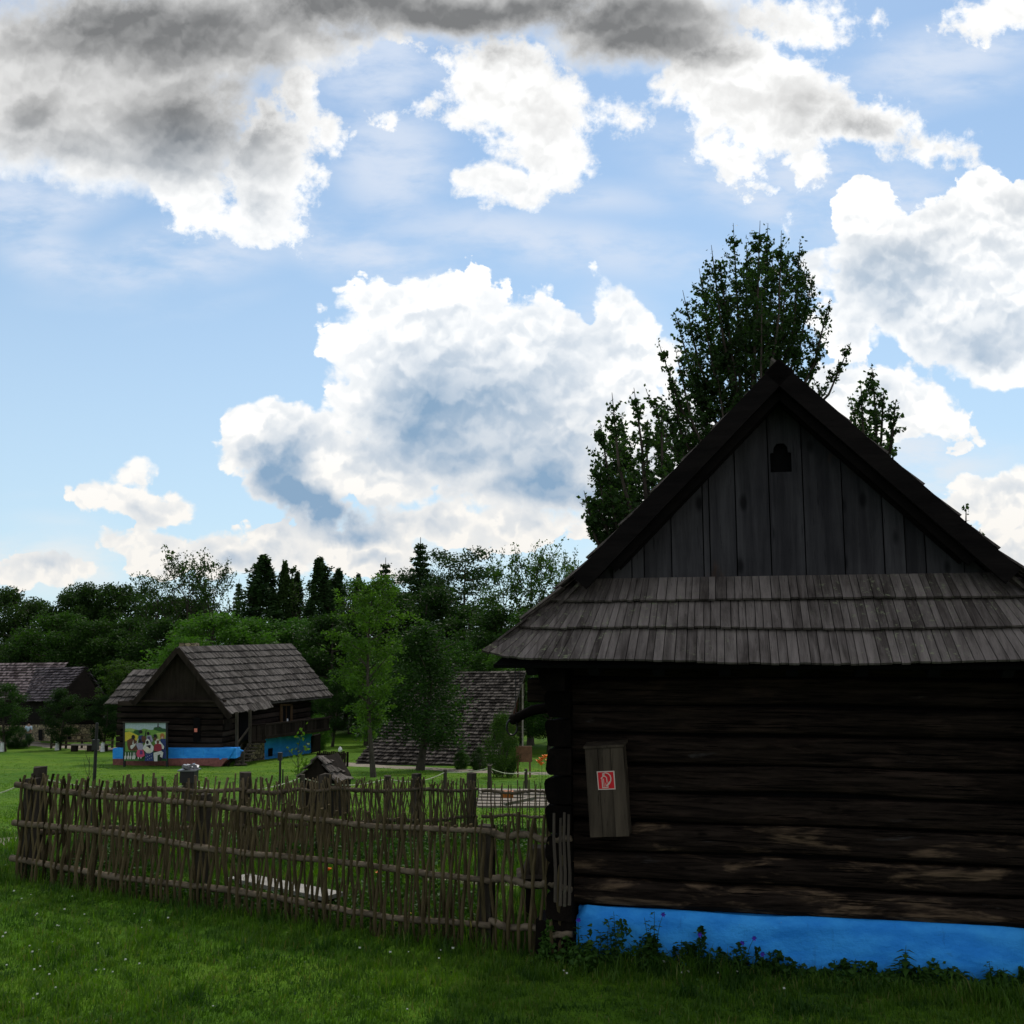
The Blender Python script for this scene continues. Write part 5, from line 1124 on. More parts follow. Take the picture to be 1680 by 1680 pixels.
a_ = [ # kind, var, px, top, Y, w, tint, label
 ('broad', 0, 8, 962, 104, 1.0, (.8, .8, .8), 'dark broad tree on the skyline at the very left edge'),
 ('broad', 1, 48, 978, 108, 1.0, (.7, .75, .7), 'dark tree filling the dip in the skyline near the left edge'),
 ('broad', 2, 92, 964, 106, .85, (.8, .85, .8), 'rounded dark tree, first of the even row on the left skyline'),
 ('broad', 0, 128, 955, 108, .85, (.75, .8, .75), 'rounded dark tree, second of the even row on the left skyline'),
 ('broad', 1, 162, 953, 107, .85, (.75, .8, .75), 'rounded dark tree, third of the even row on the left skyline'),
 ('broad', 2, 200, 956, 109, .9, (.8, .8, .75), 'last rounded dark tree of the even row, below the thin airy tree'),
 ('airy', 0, 246, 906, 102, .9, (.9, 1, .9), 'thin airy tree rising above the left skyline with see-through crown'),
 ('airy', 1, 302, 892, 100, .9, (1, 1, .9), 'tallest airy tree of the left skyline with clumped leaves'),
 ('airy', 2, 344, 914, 101, .75, (.9, 1, .9), 'sparse airy tree with bare twigs, right end of the airy trio'),
 ('broad', 1, 270, 975, 106, 1.1, (.7, .75, .7), 'dark wide tree below the airy trio on the skyline'),
 ('broad', 0, 325, 980, 104, 1.0, (.7, .8, .7), 'dark tree below the tallest airy tree'),
 ('spruce', 0, 384, 957, 112, .9, (1, 1.1, .8), 'small spire-topped conifer in the gap of the skyline'),
 ('column', 0, 424, 909, 98, 1.9, (.9, 1, .9), 'broad dark conifer left of the cluster above the cottage roof'),
 ('column', 1, 459, 919, 99, 1.1, (1.3, 1.3, .9), 'slim pointed conifer with a green-brown tint'),
 ('column', 0, 481, 936, 101, 1.0, (1., 1., .9), 'low pointed conifer between two taller ones above the cottage'),
 ('column', 2, 518, 912, 97, 1.5, (.9, 1, .9), 'tallest dense conifer above the right half of the cottage roof'),
 ('column', 1, 549, 931, 98, 1.3, (.9, 1, .9), 'pointed conifer just right of the tallest dense conifer'),
 ('column', 0, 583, 940, 100, 1.0, (.9, 1, 1), 'narrow bluish conifer left of the slender young tree'),
 ('airy', 1, 441, 938, 102, 1.0, (.9, 1, .8), 'low airy tree between the two leftmost conifers above the cottage'),
 ('airy', 2, 500, 940, 103, 1.0, (.9, 1, .8), 'low airy tree left of the tallest dense conifer'),
 ('pine', 1, 566, 948, 101, .9, (.9, 1, .8), 'low ragged pine between the narrow conifers'),
 ('spruce', 1, 628, 924, 96, 1.1, (1, 1, .9), 'ragged conifer top rising behind the slender young tree'),
 ('spruce', 0, 686, 892, 92, 1.2, (.9, 1, .9), 'spruce with a long bare leader tip in the middle of the skyline'),
 ('pine', 0, 668, 925, 94, .9, (.9, 1, .9), 'small pine crown left of the spruce with the bare leader'),
 ('pine', 1, 762, 897, 90, 1.0, (.9, 1, .9), 'large layered pine on the skyline right of the spruce'),
 ('pine', 2, 725, 930, 93, .8, (.8, .9, .8), 'low pine filling between the spruce and the large pine'),
 ('airy', 0, 822, 884, 78, .85, (1.3, 1.4, 1), 'feathery see-through tree right of the large pine'),
 ('airy', 1, 868, 883, 77, .85, (1.3, 1.4, 1), 'feathery see-through tree, middle of the airy group by the roof'),
 ('airy', 2, 908, 900, 79, .8, (1.5, 1.5, 1), 'lighter feathery tree just left of the dark gable roof'),
 ('airy', 0, 950, 884, 74, .8, (1.4, 1.4, 1), 'feathery tree partly hidden by the dark gable roof'),
 ('broad', 0, 30, 1040, 96, 1.2, (.8, .85, .7), 'dark green tree in the second row above the farm roof ridge'),
 ('broad', 1, 92, 1000, 95, 1.2, (1, 1.15, .8), 'mid-green round tree in the second row above the farm roof'),
 ('broad', 2, 152, 1012, 94, 1.2, (.9, 1, .8), 'mid-green tree in the second row right of the farm roof end'),
 ('broad', 0, 208, 1012, 95, 1.2, (.9, 1, .75), 'mid-green tree in the second row left of the cottage chimney'),
 ('broad', 1, 262, 1010, 93, 1.2, (.75, .85, .7), 'dark tree in the second row behind the cottage chimney'),
 ('broad', 2, 352, 1000, 82, 1.5, (1.8, 2.1, 1.1), 'bright green spreading tree directly above the cottage roof'),
 ('broad', 0, 415, 1012, 84, 1.4, (1.6, 1.9, 1.1), 'bright green layered tree above the middle of the cottage roof'),
 ('broad', 1, 470, 1010, 86, 1.3, (1.3, 1.6, 1.2), 'green tree under the dense conifers above the cottage roof'),
 ('broad', 2, 300, 1040, 70, .9, (1.7, 2.0, 1.0), 'light green tree behind the cottage chimney'),
 ('broad', 0, 540, 1005, 84, 1.2, (.7, .8, .7), 'dark tree right of the cottage roof ridge end'),
 ('broad', 2, 575, 985, 88, 1.1, (.65, .7, .65), 'very dark tree behind the slender young tree'),
 ('broad', 1, 640, 965, 86, 1.2, (.65, .75, .65), 'very dark wide tree below the spruce with the bare leader'),
 ('broad', 0, 705, 960, 84, 1.2, (.6, .7, .6), 'very dark tree below the large pine'),
 ('broad', 2, 760, 985, 82, 1.2, (.7, .8, .7), 'dark tree behind the left half of the barn ridge'),
 ('broad', 1, 815, 990, 76, 1.2, (.8, .9, .75), 'dark green tree above the right half of the barn ridge'),
 ('broad', 0, 870, 1000, 72, 1.2, (.9, 1.1, .8), 'green tree behind the barn gable below the feathery trees'),
 ('broad', 2, 925, 985, 70, 1.2, (.8, 1, .8), 'green tree beside the tip of the big skirt roof'),
 ('broad', 1, 985, 960, 68, 1.2, (.8, 1, .8), 'green tree mostly hidden behind the big log house'),
 ('broad', 1, 600, 1070, 72, 1.1, (.7, .8, .6), 'dark low tree left behind the slender young tree'),
 ('broad', 2, 545, 1095, 70, .9, (.7, .8, .7), 'low dark tree right of the cottage eave'),
 ('broad', 0, 660, 1060, 68, 1.1, (.9, 1.1, .7), 'low dark tree behind the barn roof left edge'),
 ('broad', 2, 740, 1045, 64, 1.0, (.8, 1, .7), 'green tree just above the barn ridge'),
 ('broad', 1, 800, 1060, 63, 1.0, (1.1, 1.3, .8), 'leafy lighter tree above the barn ridge end'),
 ('broad', 0, 855, 1060, 66, 1.0, (1.3, 1.5, .9), 'lighter green tree behind the barn gable post'),
 ('broad', 2, 900, 1085, 62, 1.0, (.8, 1, .7), 'dark green tree below the corner of the skirt roof'),
]
for k_, v_, px, tp, Y, w, ti, lb in a_: tree(k_, v_, px, tp, Y, lb, w, ti, group=WG)
# a far mass of wood behind the individual trees
rngw = np.random.default_rng(77); P_ = []
for i in range(620):
    x = rngw.uniform(-75, 75); y = rngw.uniform(100, 124); top_ = rngw.uniform(4.5, 9.0)*(1.5 if x > 14 else 1); gz = ghf(x, y)
    n = 60; c_ = np.array([x, y, gz+top_*rngw.uniform(.15, .85)]); P_.append(c_+rngw.normal(size=(n, 3))*np.array([1.5, 1.5, 1.3]))
V_, F_ = leaf_cards(np.concatenate(P_), .55, rngw, .2, .7); wd_ = np_mesh('far_wood', V_, F_, M['leaf']); wd_.color = (.6, .7, .6, 1); tag(wd_, 'dark mass of undergrowth in the far wood behind the village', 'wood', kind='stuff')
# single trees and bushes of the village
tree('young', 0, 613, 940, 40, 'slender young tree with a thin trunk and bright feathery crown left of the barn', 1.15, (.85, .95, .85), mat='leaf_bright')
tree('dense', 1, 688, 1012, 46, 'dense dark tree standing before the barn roof', 1.45, (.75, .88, .7))
tree('bush', 0, 825, 1158, 40, 'tall rounded bush with reddish tips at the barn gable corner', .75, (1.2, 1.2, .8), cat='bush')
tree('bush', 1, 757, 1228, 46, 'low round shrub at the foot of the barn roof', 1.1, (1.0, 1.2, .7), cat='bush')
tree('bush', 2, 786, 1222, 45, 'small dark shrub between the low shrub and the tall bush', .9, (.7, .8, .6), cat='bush')
tree('broad', 0, 97, 1128, 66, 'dark orchard tree with whitewashed trunk foot in front of the farm building', 1.15, (.55, .65, .55))
tree('broad', 2, 8, 1118, 64, 'dark orchard tree at the left edge in front of the farm roof', 1.1, (.8, .95, .8))
tree('broad', 1, 168, 1140, 64, 'dark orchard tree between farm building and cottage', 1.1, (.5, .6, .5))
tree('young', 1, 205, 1078, 66, 'light willow-like tree rising behind the cottage wing roof', 1.7, (.55, .6, .6), mat='leaf_bright')
tree('bush', 2, 28, 1190, 67.5, 'dark shrubs in front of the farm building beside the tiny person', 1.6, (.6, .8, .5), cat='bush')
tree('bush', 0, 520, 1166, 66, 'small bright bush above the far end of the balcony', 1.0, (1.6, 2, 1), cat='bush', loc=gp(520, 66))
for px, Y in ((93.5, 65.7), (3, 63.7), (168, 63.7)):
    g_ = gp(px, Y); mb = MB(); mb.tube([(0, 0, -.1), (0, 0, .3), (0, 0, .55)], [.15, .11, .10], 8); o = mb.build('tree_guard', M['white']); o.location = g_
    tag(o, {93.5: 'white painted trunk foot of the orchard tree before the farm building', 3: 'white painted trunk foot at the left edge', 168: 'white painted trunk foot by the plank bench'}[px], 'trunk foot', 'whitewashed trunk feet')
# lilies
for k, px in enumerate((884, 890, 896)):
    sapling(px, 1240+k*2, 36, ['orange lilies, left clump beside the big house wall', 'orange lilies, middle clump beside the big house wall', 'orange lilies, right clump touching the big house wall'][k], 60+k, 120, 'lily', .16, .3, name='lily_clump') if False else None

# the pear trees behind the log house: upright limbs clothed with twigs
def upright_tree(label, trunk_px, Y, split, limbs, seed, lsize=.074, tint=(1, 1, 1), extra=0, dens=1.0, rt=.11):
    rng = np.random.default_rng(seed); g_ = gp(trunk_px, Y); o = thing('pear_tree', label, 'tree', tuple(g_), 0, 'pear trees behind the log house'); mb = MB(); P_ = []
    sp_ = at(*split, Y); mb.tube([g_-Vector((0, 0, .3)), g_.lerp(sp_, .5)+Vector((.08, .1, 0)), sp_], [rt*1.3, rt, rt*.8], 8)
    for (tx, ty, bx_, by_, rad, dn) in limbs:
        dY = rng.uniform(-1.1, 1.1); e = at(tx, ty, Y+dY); b = at(bx_, by_, Y+dY*.25); md = b.lerp(e, .45)+Vector((rng.uniform(-.05, .05)+(e.x-b.x)*.18, dY*.2, 0))
        q0 = g_.lerp(sp_, min(1, max(0, (b.z-g_.z)/(sp_.z-g_.z)-.12))); mb.tube([q0, q0.lerp(b, .5), b], [.05, .042, .035], 5, cap=False)
        L = (e-b).length; mb.tube([b, b.lerp(md, .5), md, md.lerp(e, .5), e], [.035, .03, .022, .014, .004], 5, cap=False)
        nt = int(L*19*dn*dens)
        for q in range(nt):
            f = rng.uniform(.08, .90)**.9; a = bez((b, md*1.0, e), f); env = rad*1.15*min(1, 3.2*f+.25)*(1.0 if f < .62 else max(.22, 1-(f-.62)/.38*.8))
            th = rng.uniform(0, 6.28); l_ = env*rng.uniform(.35, 1.3); d = Vector((math.cos(th)*l_, math.sin(th)*l_, l_*rng.uniform(.3, 1.2))); mb.tube([a, a+d*.55+Vector((0, 0, -.01)), a+d], [.006, .004, .002], 3, cap=False)
            n = int(8+l_*48); t_ = rng.uniform(.15, 1.05, n)[:, None]; P_.append(np.array(a)+np.array(d)*t_+rng.normal(size=(n, 3))*.026)
        n = int(26*dn); t_ = rng.uniform(.72, 1.0, n); P_.append(np.array([bez((b, md, e), q) for q in t_])+rng.normal(size=(n, 3))*.030)     # bare shoot at the tip
    P_ = np.concatenate(P_); q_ = (np.sin(P_[:, 0]*5.1+P_[:, 2]*2.3+seed)*np.sin(P_[:, 1]*4.3+P_[:, 2]*3.1)+np.sin(P_[:, 0]*3.3-P_[:, 2]*4.7)*.6); P_ = P_[(q_ > -.72) | (rng.random(len(P_)) < .35)]; V_, F_ = leaf_cards(P_, lsize*rng.uniform(.6, 1.25, len(P_)), rng, .1, .68, .35)
    mb.build('trunk', M['bark'], o, world=True); V_ = V_-np.array(g_); c_ = np_mesh('crown', V_, F_, M['leaf_near'], o); c_.color = (*tint, 1); return o
rl = random.Random(3)
LM = [(1203, 366, 1215, 640, .26, 1), (1247, 362, 1235, 620, .26, 1), (1260, 366, 1250, 640, .24, 1), (1282, 378, 1262, 640, .26, 1), (1313, 392, 1270, 650, .26, 1), (1167, 402, 1205, 660, .28, 1), (1147, 440, 1200, 680, .28, 1),
      (1120, 476, 1190, 700, .26, 1), (1333, 452, 1275, 660, .28, 1), (1322, 430, 1270, 640, .26, 1), (1362, 490, 1290, 690, .22, .8), (1396, 562, 1285, 720, .17, .8), (1352, 530, 1290, 690, .22, .8), (1108, 515, 1190, 720, .26, 1),
      (1345, 640, 1270, 760, .2, .7), (1310, 560, 1265, 700, .26, 1), (1180, 430, 1215, 690, .28, 1), (1225, 400, 1225, 660, .28, 1), (1295, 420, 1255, 670, .28, 1), (1240, 420, 1240, 700, .28, 1), (1268, 410, 1245, 700, .28, 1), (1150, 500, 1200, 720, .3, 1), (1190, 470, 1215, 740, .3, 1), (1215, 500, 1225, 760, .3, 1), (1290, 500, 1250, 740, .3, 1), (1250, 480, 1240, 760, .3, 1),
      (1080, 560, 1170, 760, .15, .8), (1108, 572, 1180, 790, .2, .8), (1130, 560, 1190, 780, .24, 1), (1110, 640, 1180, 820, .26, 1), (1140, 640, 1200, 820, .3, 1), (1175, 600, 1210, 820, .3, 1), (1160, 700, 1200, 860, .3, 1), (1100, 700, 1180, 860, .25, 1), (1060, 640, 1150, 800, .16, .8), (1075, 690, 1150, 850, .18, .9), (1120, 740, 1170, 880, .22, 1), (1090, 770, 1150, 900, .2, 1), (1130, 600, 1185, 760, .2, 1), (1100, 620, 1160, 790, .22, 1.2), (1085, 650, 1160, 830, .22, 1.2), (1065, 700, 1150, 870, .22, 1.2), (1110, 690, 1170, 840, .26, 1.2), (1085, 740, 1150, 890, .24, 1.2), (1120, 790, 1160, 900, .24, 1.2)]
upright_tree('big pear tree with long upright shoots rising behind the ridge of the log house', 1232, 17.5, (1228, 800), LM, 5, dens=1.15)
LL = [(1040, 636, 1060, 820, .14, .8), (1004, 644, 1040, 860, .18, .8), (984, 690, 1030, 880, .24, 1.1), (976, 760, 1030, 900, .22, 1), (962, 812, 1020, 930, .2, .9), (972, 870, 1030, 940, .22, 1), (1020, 680, 1040, 880, .26, 1.2), (1010, 720, 1040, 900, .28, 1.3), (1035, 740, 1050, 900, .26, 1.2), (1062, 690, 1070, 850, .14, .7), (1085, 660, 1090, 830, .14, .7), (1070, 780, 1060, 920, .2, .9), (1000, 800, 1035, 930, .28, 1.3), (1030, 820, 1045, 940, .28, 1.2), (1085, 760, 1090, 880, .18, .8), (958, 805, 985, 900, .08, .4), (966, 850, 1010, 920, .2, 1.1), (975, 815, 1020, 910, .24, 1.2), (990, 760, 1030, 900, .24, 1.2), (1050, 830, 1050, 930, .2, 1)]
upright_tree('smaller pear tree left of the big one, reaching over the left roof slope', 1045, 15.6, (1045, 940), LL, 8, dens=1.25, rt=.08)
LR = [(1430, 596, 1432, 790, .17, .9), (1412, 625, 1425, 790, .16, .8), (1450, 640, 1436, 790, .16, .8), (1470, 655, 1440, 800, .15, .8), (1395, 650, 1425, 800, .16, .8), (1440, 680, 1434, 810, .2, 1), (1415, 690, 1430, 820, .2, 1), (1462, 710, 1440, 820, .15, .8)]
upright_tree('top of a pear tree behind the right roof slope', 1436, 15.5, (1436, 900), LR, 12, dens=1.0, rt=.07)
LT = [(1585, 826, 1590, 960, .05, .5), (1608, 868, 1600, 980, .05, .4)]
upright_tree('two thin leafy twigs above the lower right roof slope', 1596, 15.0, (1596, 985), LT, 14, dens=.8, rt=.03)

# ------------------------------------------------------------------ grass, weeds and flowers
M['grass'] = None
m, t = new_mat('grass_blades')
rnd = t.node('ShaderNodeNewGeometry').outputs['Random Per Island']; tc_ = t.node('ShaderNodeTexCoord').outputs['Object']
n1 = t.noise(t.v('MULTIPLY', tc_, (1, 1, .0)), .8, 4, .6); n2 = t.noise(t.v('MULTIPLY', tc_, (1, 1, 0)), 3.2, 3, .6)
f = t.m('ADD', t.m('MULTIPLY', rnd, .5), t.m('MULTIPLY', t.ss(n1, .35, .65), .5))
cc = t.mix(f, (.022, .072, .006, 1), (.095, .185, .012, 1))
cc = t.mix(t.m('MULTIPLY', t.m('GREATER_THAN', rnd, .90), t.ss(n2, .4, .6)), cc, (.16, .15, .05, 1))
cc = t.mix(t.ss(n2, .52, .34, 0, .7), cc, (.016, .052, .006, 1))
d = t.node('ShaderNodeBsdfPrincipled', {'Base Color': cc, 'Roughness': .5, 'Specular IOR Level': .2}); tr_ = t.node('ShaderNodeBsdfTranslucent', {'Color': t.mix(1.0, cc, (1.3, 1.5, .5, 1), 'MULTIPLY')})
mx = t.node('ShaderNodeMixShader', {0: .4, 1: d.outputs[0], 2: tr_.outputs[0]}); oo = t.node('ShaderNodeOutputMaterial'); t.l.new(mx.outputs[0], oo.inputs[0]); M['grass'] = m
hi = inv_of(H); hiA = np.array(hi)
def keep_out(x, y):
    lx = hiA[0, 0]*x+hiA[0, 1]*y+hiA[0, 3]; ly = hiA[1, 0]*x+hiA[1, 1]*y+hiA[1, 3]
    return (lx > -1.95) & (lx < 3) & (ly > -.02) & (ly < 8)
def off_path(x, y):
    k = np.ones(len(x), bool); jit = np.random.default_rng(2).uniform(.3, .55, len(x))
    for P2, w in PATHS[2:]:
        m_ = y < 25
        d = np.full(len(x), 9.)
        for p in P2: d = np.minimum(d, (x-p[0])**2+((y-p[1]))**2)
        k &= ~(np.sqrt(d) < w*jit)
    return k
def fbm2(x, y, s, seed=0):
    v = np.zeros_like(x); rg = np.random.default_rng(seed)
    for k in range(5):
        a = rg.uniform(0, 6.28); fr_ = s*(1.7**k); v += np.sin(x*fr_*math.cos(a)+y*fr_*math.sin(a)+rg.uniform(0, 6))*np.sin(x*fr_*math.sin(a+1)-y*fr_*math.cos(a+1)+rg.uniform(0, 6))/(1.4**k)
    return v/2
def blades(n, sampler, hfun, w, rng):
    x, y = sampler(n); k = ~keep_out(x, y) & off_path(x, y); x, y = x[k], y[k]; n = len(x); z = gh(x, y)-.01
    h = hfun(x, y)*rng.uniform(.5, 1.35, n); a = rng.uniform(0, 2*np.pi, n); wd = w(y)*rng.uniform(.6, 1.4, n)
    dx, dy = np.cos(a), np.sin(a); lean = rng.uniform(.15, .95, n)*h*.75; b = a+rng.normal(size=n)*.6; lx, ly = np.cos(b+1.57), np.sin(b+1.57)
    V_ = np.empty((n, 5, 3)); V_[:, 0] = np.stack([x-dx*wd, y-dy*wd, z], 1); V_[:, 1] = np.stack([x+dx*wd, y+dy*wd, z], 1)
    mx_, my_, mz = x+lx*lean*.35, y+ly*lean*.35, z+h*.62
    V_[:, 2] = np.stack([mx_+dx*wd*.8, my_+dy*wd*.8, mz], 1); V_[:, 3] = np.stack([mx_-dx*wd*.8, my_-dy*wd*.8, mz], 1); V_[:, 4] = np.stack([x+lx*lean, y+ly*lean, z+h*(1-.3*lean/h)], 1)
    i = np.arange(n)*5; F_ = np.stack([np.stack([i, i+1, i+2], 1), np.stack([i, i+2, i+3], 1), np.stack([i+3, i+2, i+4], 1)], 1).reshape(-1, 3)
    return V_.reshape(-1, 3), F_
rng = np.random.default_rng(1)
def samp(y0, y1, pw, pad=.7):
    def f(n):
        u = rng.uniform(0, 1, n); y = (y0**pw+u*(y1**pw-y0**pw))**(1/pw); x = rng.uniform(-1, 1, n)*(.52*y+pad); return x, y
    return f
def lawn_h(x, y):
    d_f = np.abs((x-FA.x)*(FB.y-FA.y)-(y-FA.y)*(FB.x-FA.x))/math.hypot(FB.x-FA.x, FB.y-FA.y)
    inside = ((x-FA.x)*(FB.y-FA.y)-(y-FA.y)*(FB.x-FA.x)) < 0
    lx = hiA[0, 0]*x+hiA[0, 1]*y+hiA[0, 3]; ly = hiA[1, 0]*x+hiA[1, 1]*y+hiA[1, 3]; nh = (lx > -2.3)*np.exp(-np.clip(-ly, 0, 9)/.45)
    base = .045+.025*np.clip(fbm2(x, y, 1.6), -.5, 1)
    return base+.07*np.exp(-d_f/.28)+.0*nh-.025*np.clip(nh, 0, 1)+np.where(inside & (y < 17) & (y > 9.3), .06, 0)
# tufts first, then single blades: lawn reads as uneven growth
def tufted(y0, y1, pw, nt, per, rad):
    def f(n):
        x, y = samp(y0, y1, pw)(n//per); x = np.repeat(x, per)+rng.normal(size=(n//per)*per)*rad; y = np.repeat(y, per)+rng.normal(size=(n//per)*per)*rad; return x, y
    return f
parts_ = [blades(150000, samp(5.0, 12.5, -.6), lawn_h, lambda y: .0026+0*y, rng), blades(90000, tufted(5.0, 12.5, -.6, 0, 14, .035), lambda x, y: lawn_h(x, y)*1.35, lambda y: .003+0*y, rng),
          blades(70000, samp(12.0, 24, -.3), lambda x, y: lawn_h(x, y)*1.1, lambda y: .0045+.00012*y, rng), blades(45000, tufted(5.0, 12, -.6, 0, 9, .03), lambda x, y: lawn_h(x, y)*np.where(fbm2(x, y, 2.9, 8) > .12, 2.1, .9), lambda y: .0038+0*y, rng)]
V_, F_ = [], []; nv = 0
for v_, f_ in parts_: V_.append(v_); F_.append(f_+nv); nv += len(v_)
g = np_mesh('grass', np.concatenate(V_), np.concatenate(F_), M['grass']); tag(g, 'short dark green lawn grass', 'grass', kind='stuff')
m2 = m.copy(); m2.name = 'sunlit_blades'; M['grass_sunlit'] = m2  # copy of the lawn grass, far sunlight painted in as a brighter colour
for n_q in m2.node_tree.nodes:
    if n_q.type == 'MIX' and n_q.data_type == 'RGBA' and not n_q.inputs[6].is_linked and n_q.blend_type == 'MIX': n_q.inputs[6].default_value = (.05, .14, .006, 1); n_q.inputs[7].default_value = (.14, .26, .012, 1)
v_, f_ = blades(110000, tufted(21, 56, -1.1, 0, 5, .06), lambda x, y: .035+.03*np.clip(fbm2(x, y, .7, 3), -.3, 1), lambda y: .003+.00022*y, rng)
g = np_mesh('sunlit_grass', v_, f_, M['grass_sunlit']); tag(g, 'lawn grass around the cottage with sunlight put into its bright colour', 'grass', kind='stuff')
# clover leaves and low weeds along fence and wall
def weedmass(n, xs_, ys_, hh, size, seed):
    rg = np.random.default_rng(seed); x, y = xs_, ys_; k = ~keep_out(x, y) & off_path(x, y); x, y = x[k], y[k]; hq = (hh[k] if hasattr(hh, '__len__') else hh)
    P_ = np.stack([x, y, gh(x, y)+rg.uniform(.1, 1, len(x))*hq], 1); return leaf_cards(P_, size*rg.uniform(.5, 1.4, len(P_)), rg, .55, .75)
rg = np.random.default_rng(5); V_, F_ = [], []; nv = 0
# along the house wall
C_ = []
for k in range(120):
    u = rg.uniform(-2.1, 2.0); dd = abs(rg.normal())*.14+.05; hq = rg.uniform(.04, .17)*(1.4 if u < -.6 else .8)*(1.7 if rg.random() < .2 else 1); rr = rg.uniform(.03, .10); n = int(40+500*hq*rr/.02*.18)
    zf = rg.uniform(0, 1, n)**1.4; q = rg.normal(size=(n, 2))*rr*(1.15-zf[:, None]); uu = u+q[:, 0]; d2 = dd+np.abs(q[:, 1])*.8
    x_ = 2.35+uu*math.cos(HYAW)+d2*math.sin(HYAW); y_ = 8.68+uu*math.sin(HYAW)-d2*math.cos(HYAW); C_.append(np.stack([x_, y_, gh(x_, y_)+zf*hq], 1))
C_ = np.concatenate(C_); a1 = leaf_cards(C_, .042*rg.uniform(.5, 1.5, len(C_)), rg, .5, .7)
# along and inside the front fence
n = 9000; s_ = rg.uniform(0, 1, n); o_ = np.abs(rg.normal(size=n))*.3; t_ = (FB-FA).normalized(); nn_ = np.array([-t_.y, t_.x]); px_ = FA.x+(FB.x-FA.x)*s_+nn_[0]*o_; py_ = FA.y+(FB.y-FA.y)*s_+nn_[1]*o_; a2 = weedmass(n, px_, py_, .16, .035, 7)
n = 26000; y = rg.uniform(10, 16.5, n); x = rg.uniform(-.42, .02, n)*y; keepm = (fbm2(x, y, 1.1, 3) > -.05) & (((x-FA.x)*(FB.y-FA.y)-(y-FA.y)*(FB.x-FA.x)) < 0); x, y = x[keepm], y[keepm]; bd = np.abs((x-b0.x)*(b1.y-b0.y)-(y-b0.y)*(b1.x-b0.x))/math.hypot(b1.x-b0.x, b1.y-b0.y); kk_ = (bd > .3) | (x < b0.x) | (x > b1.x+.1); x, y = x[kk_], y[kk_]; a3 = weedmass(len(x), x, y, .22+.14*np.clip(fbm2(x, y, 2.0, 4), -.6, 1), .05, 8)
n = 16000; x, y = samp(5, 12, -.6)(n); km = fbm2(x, y, 2.3, 9) > .15; x, y = x[km], y[km]; a4 = weedmass(len(x), x, y, .05, .022, 9)
for v_, f_ in (a1, a2, a3, a4): V_.append(v_); F_.append(f_+nv); nv += len(v_)
g = np_mesh('ground_cover', np.concatenate(V_), np.concatenate(F_), M['weed']); tag(g, 'low broad-leaved weeds along the wall, fence and garden', 'weeds', kind='stuff')
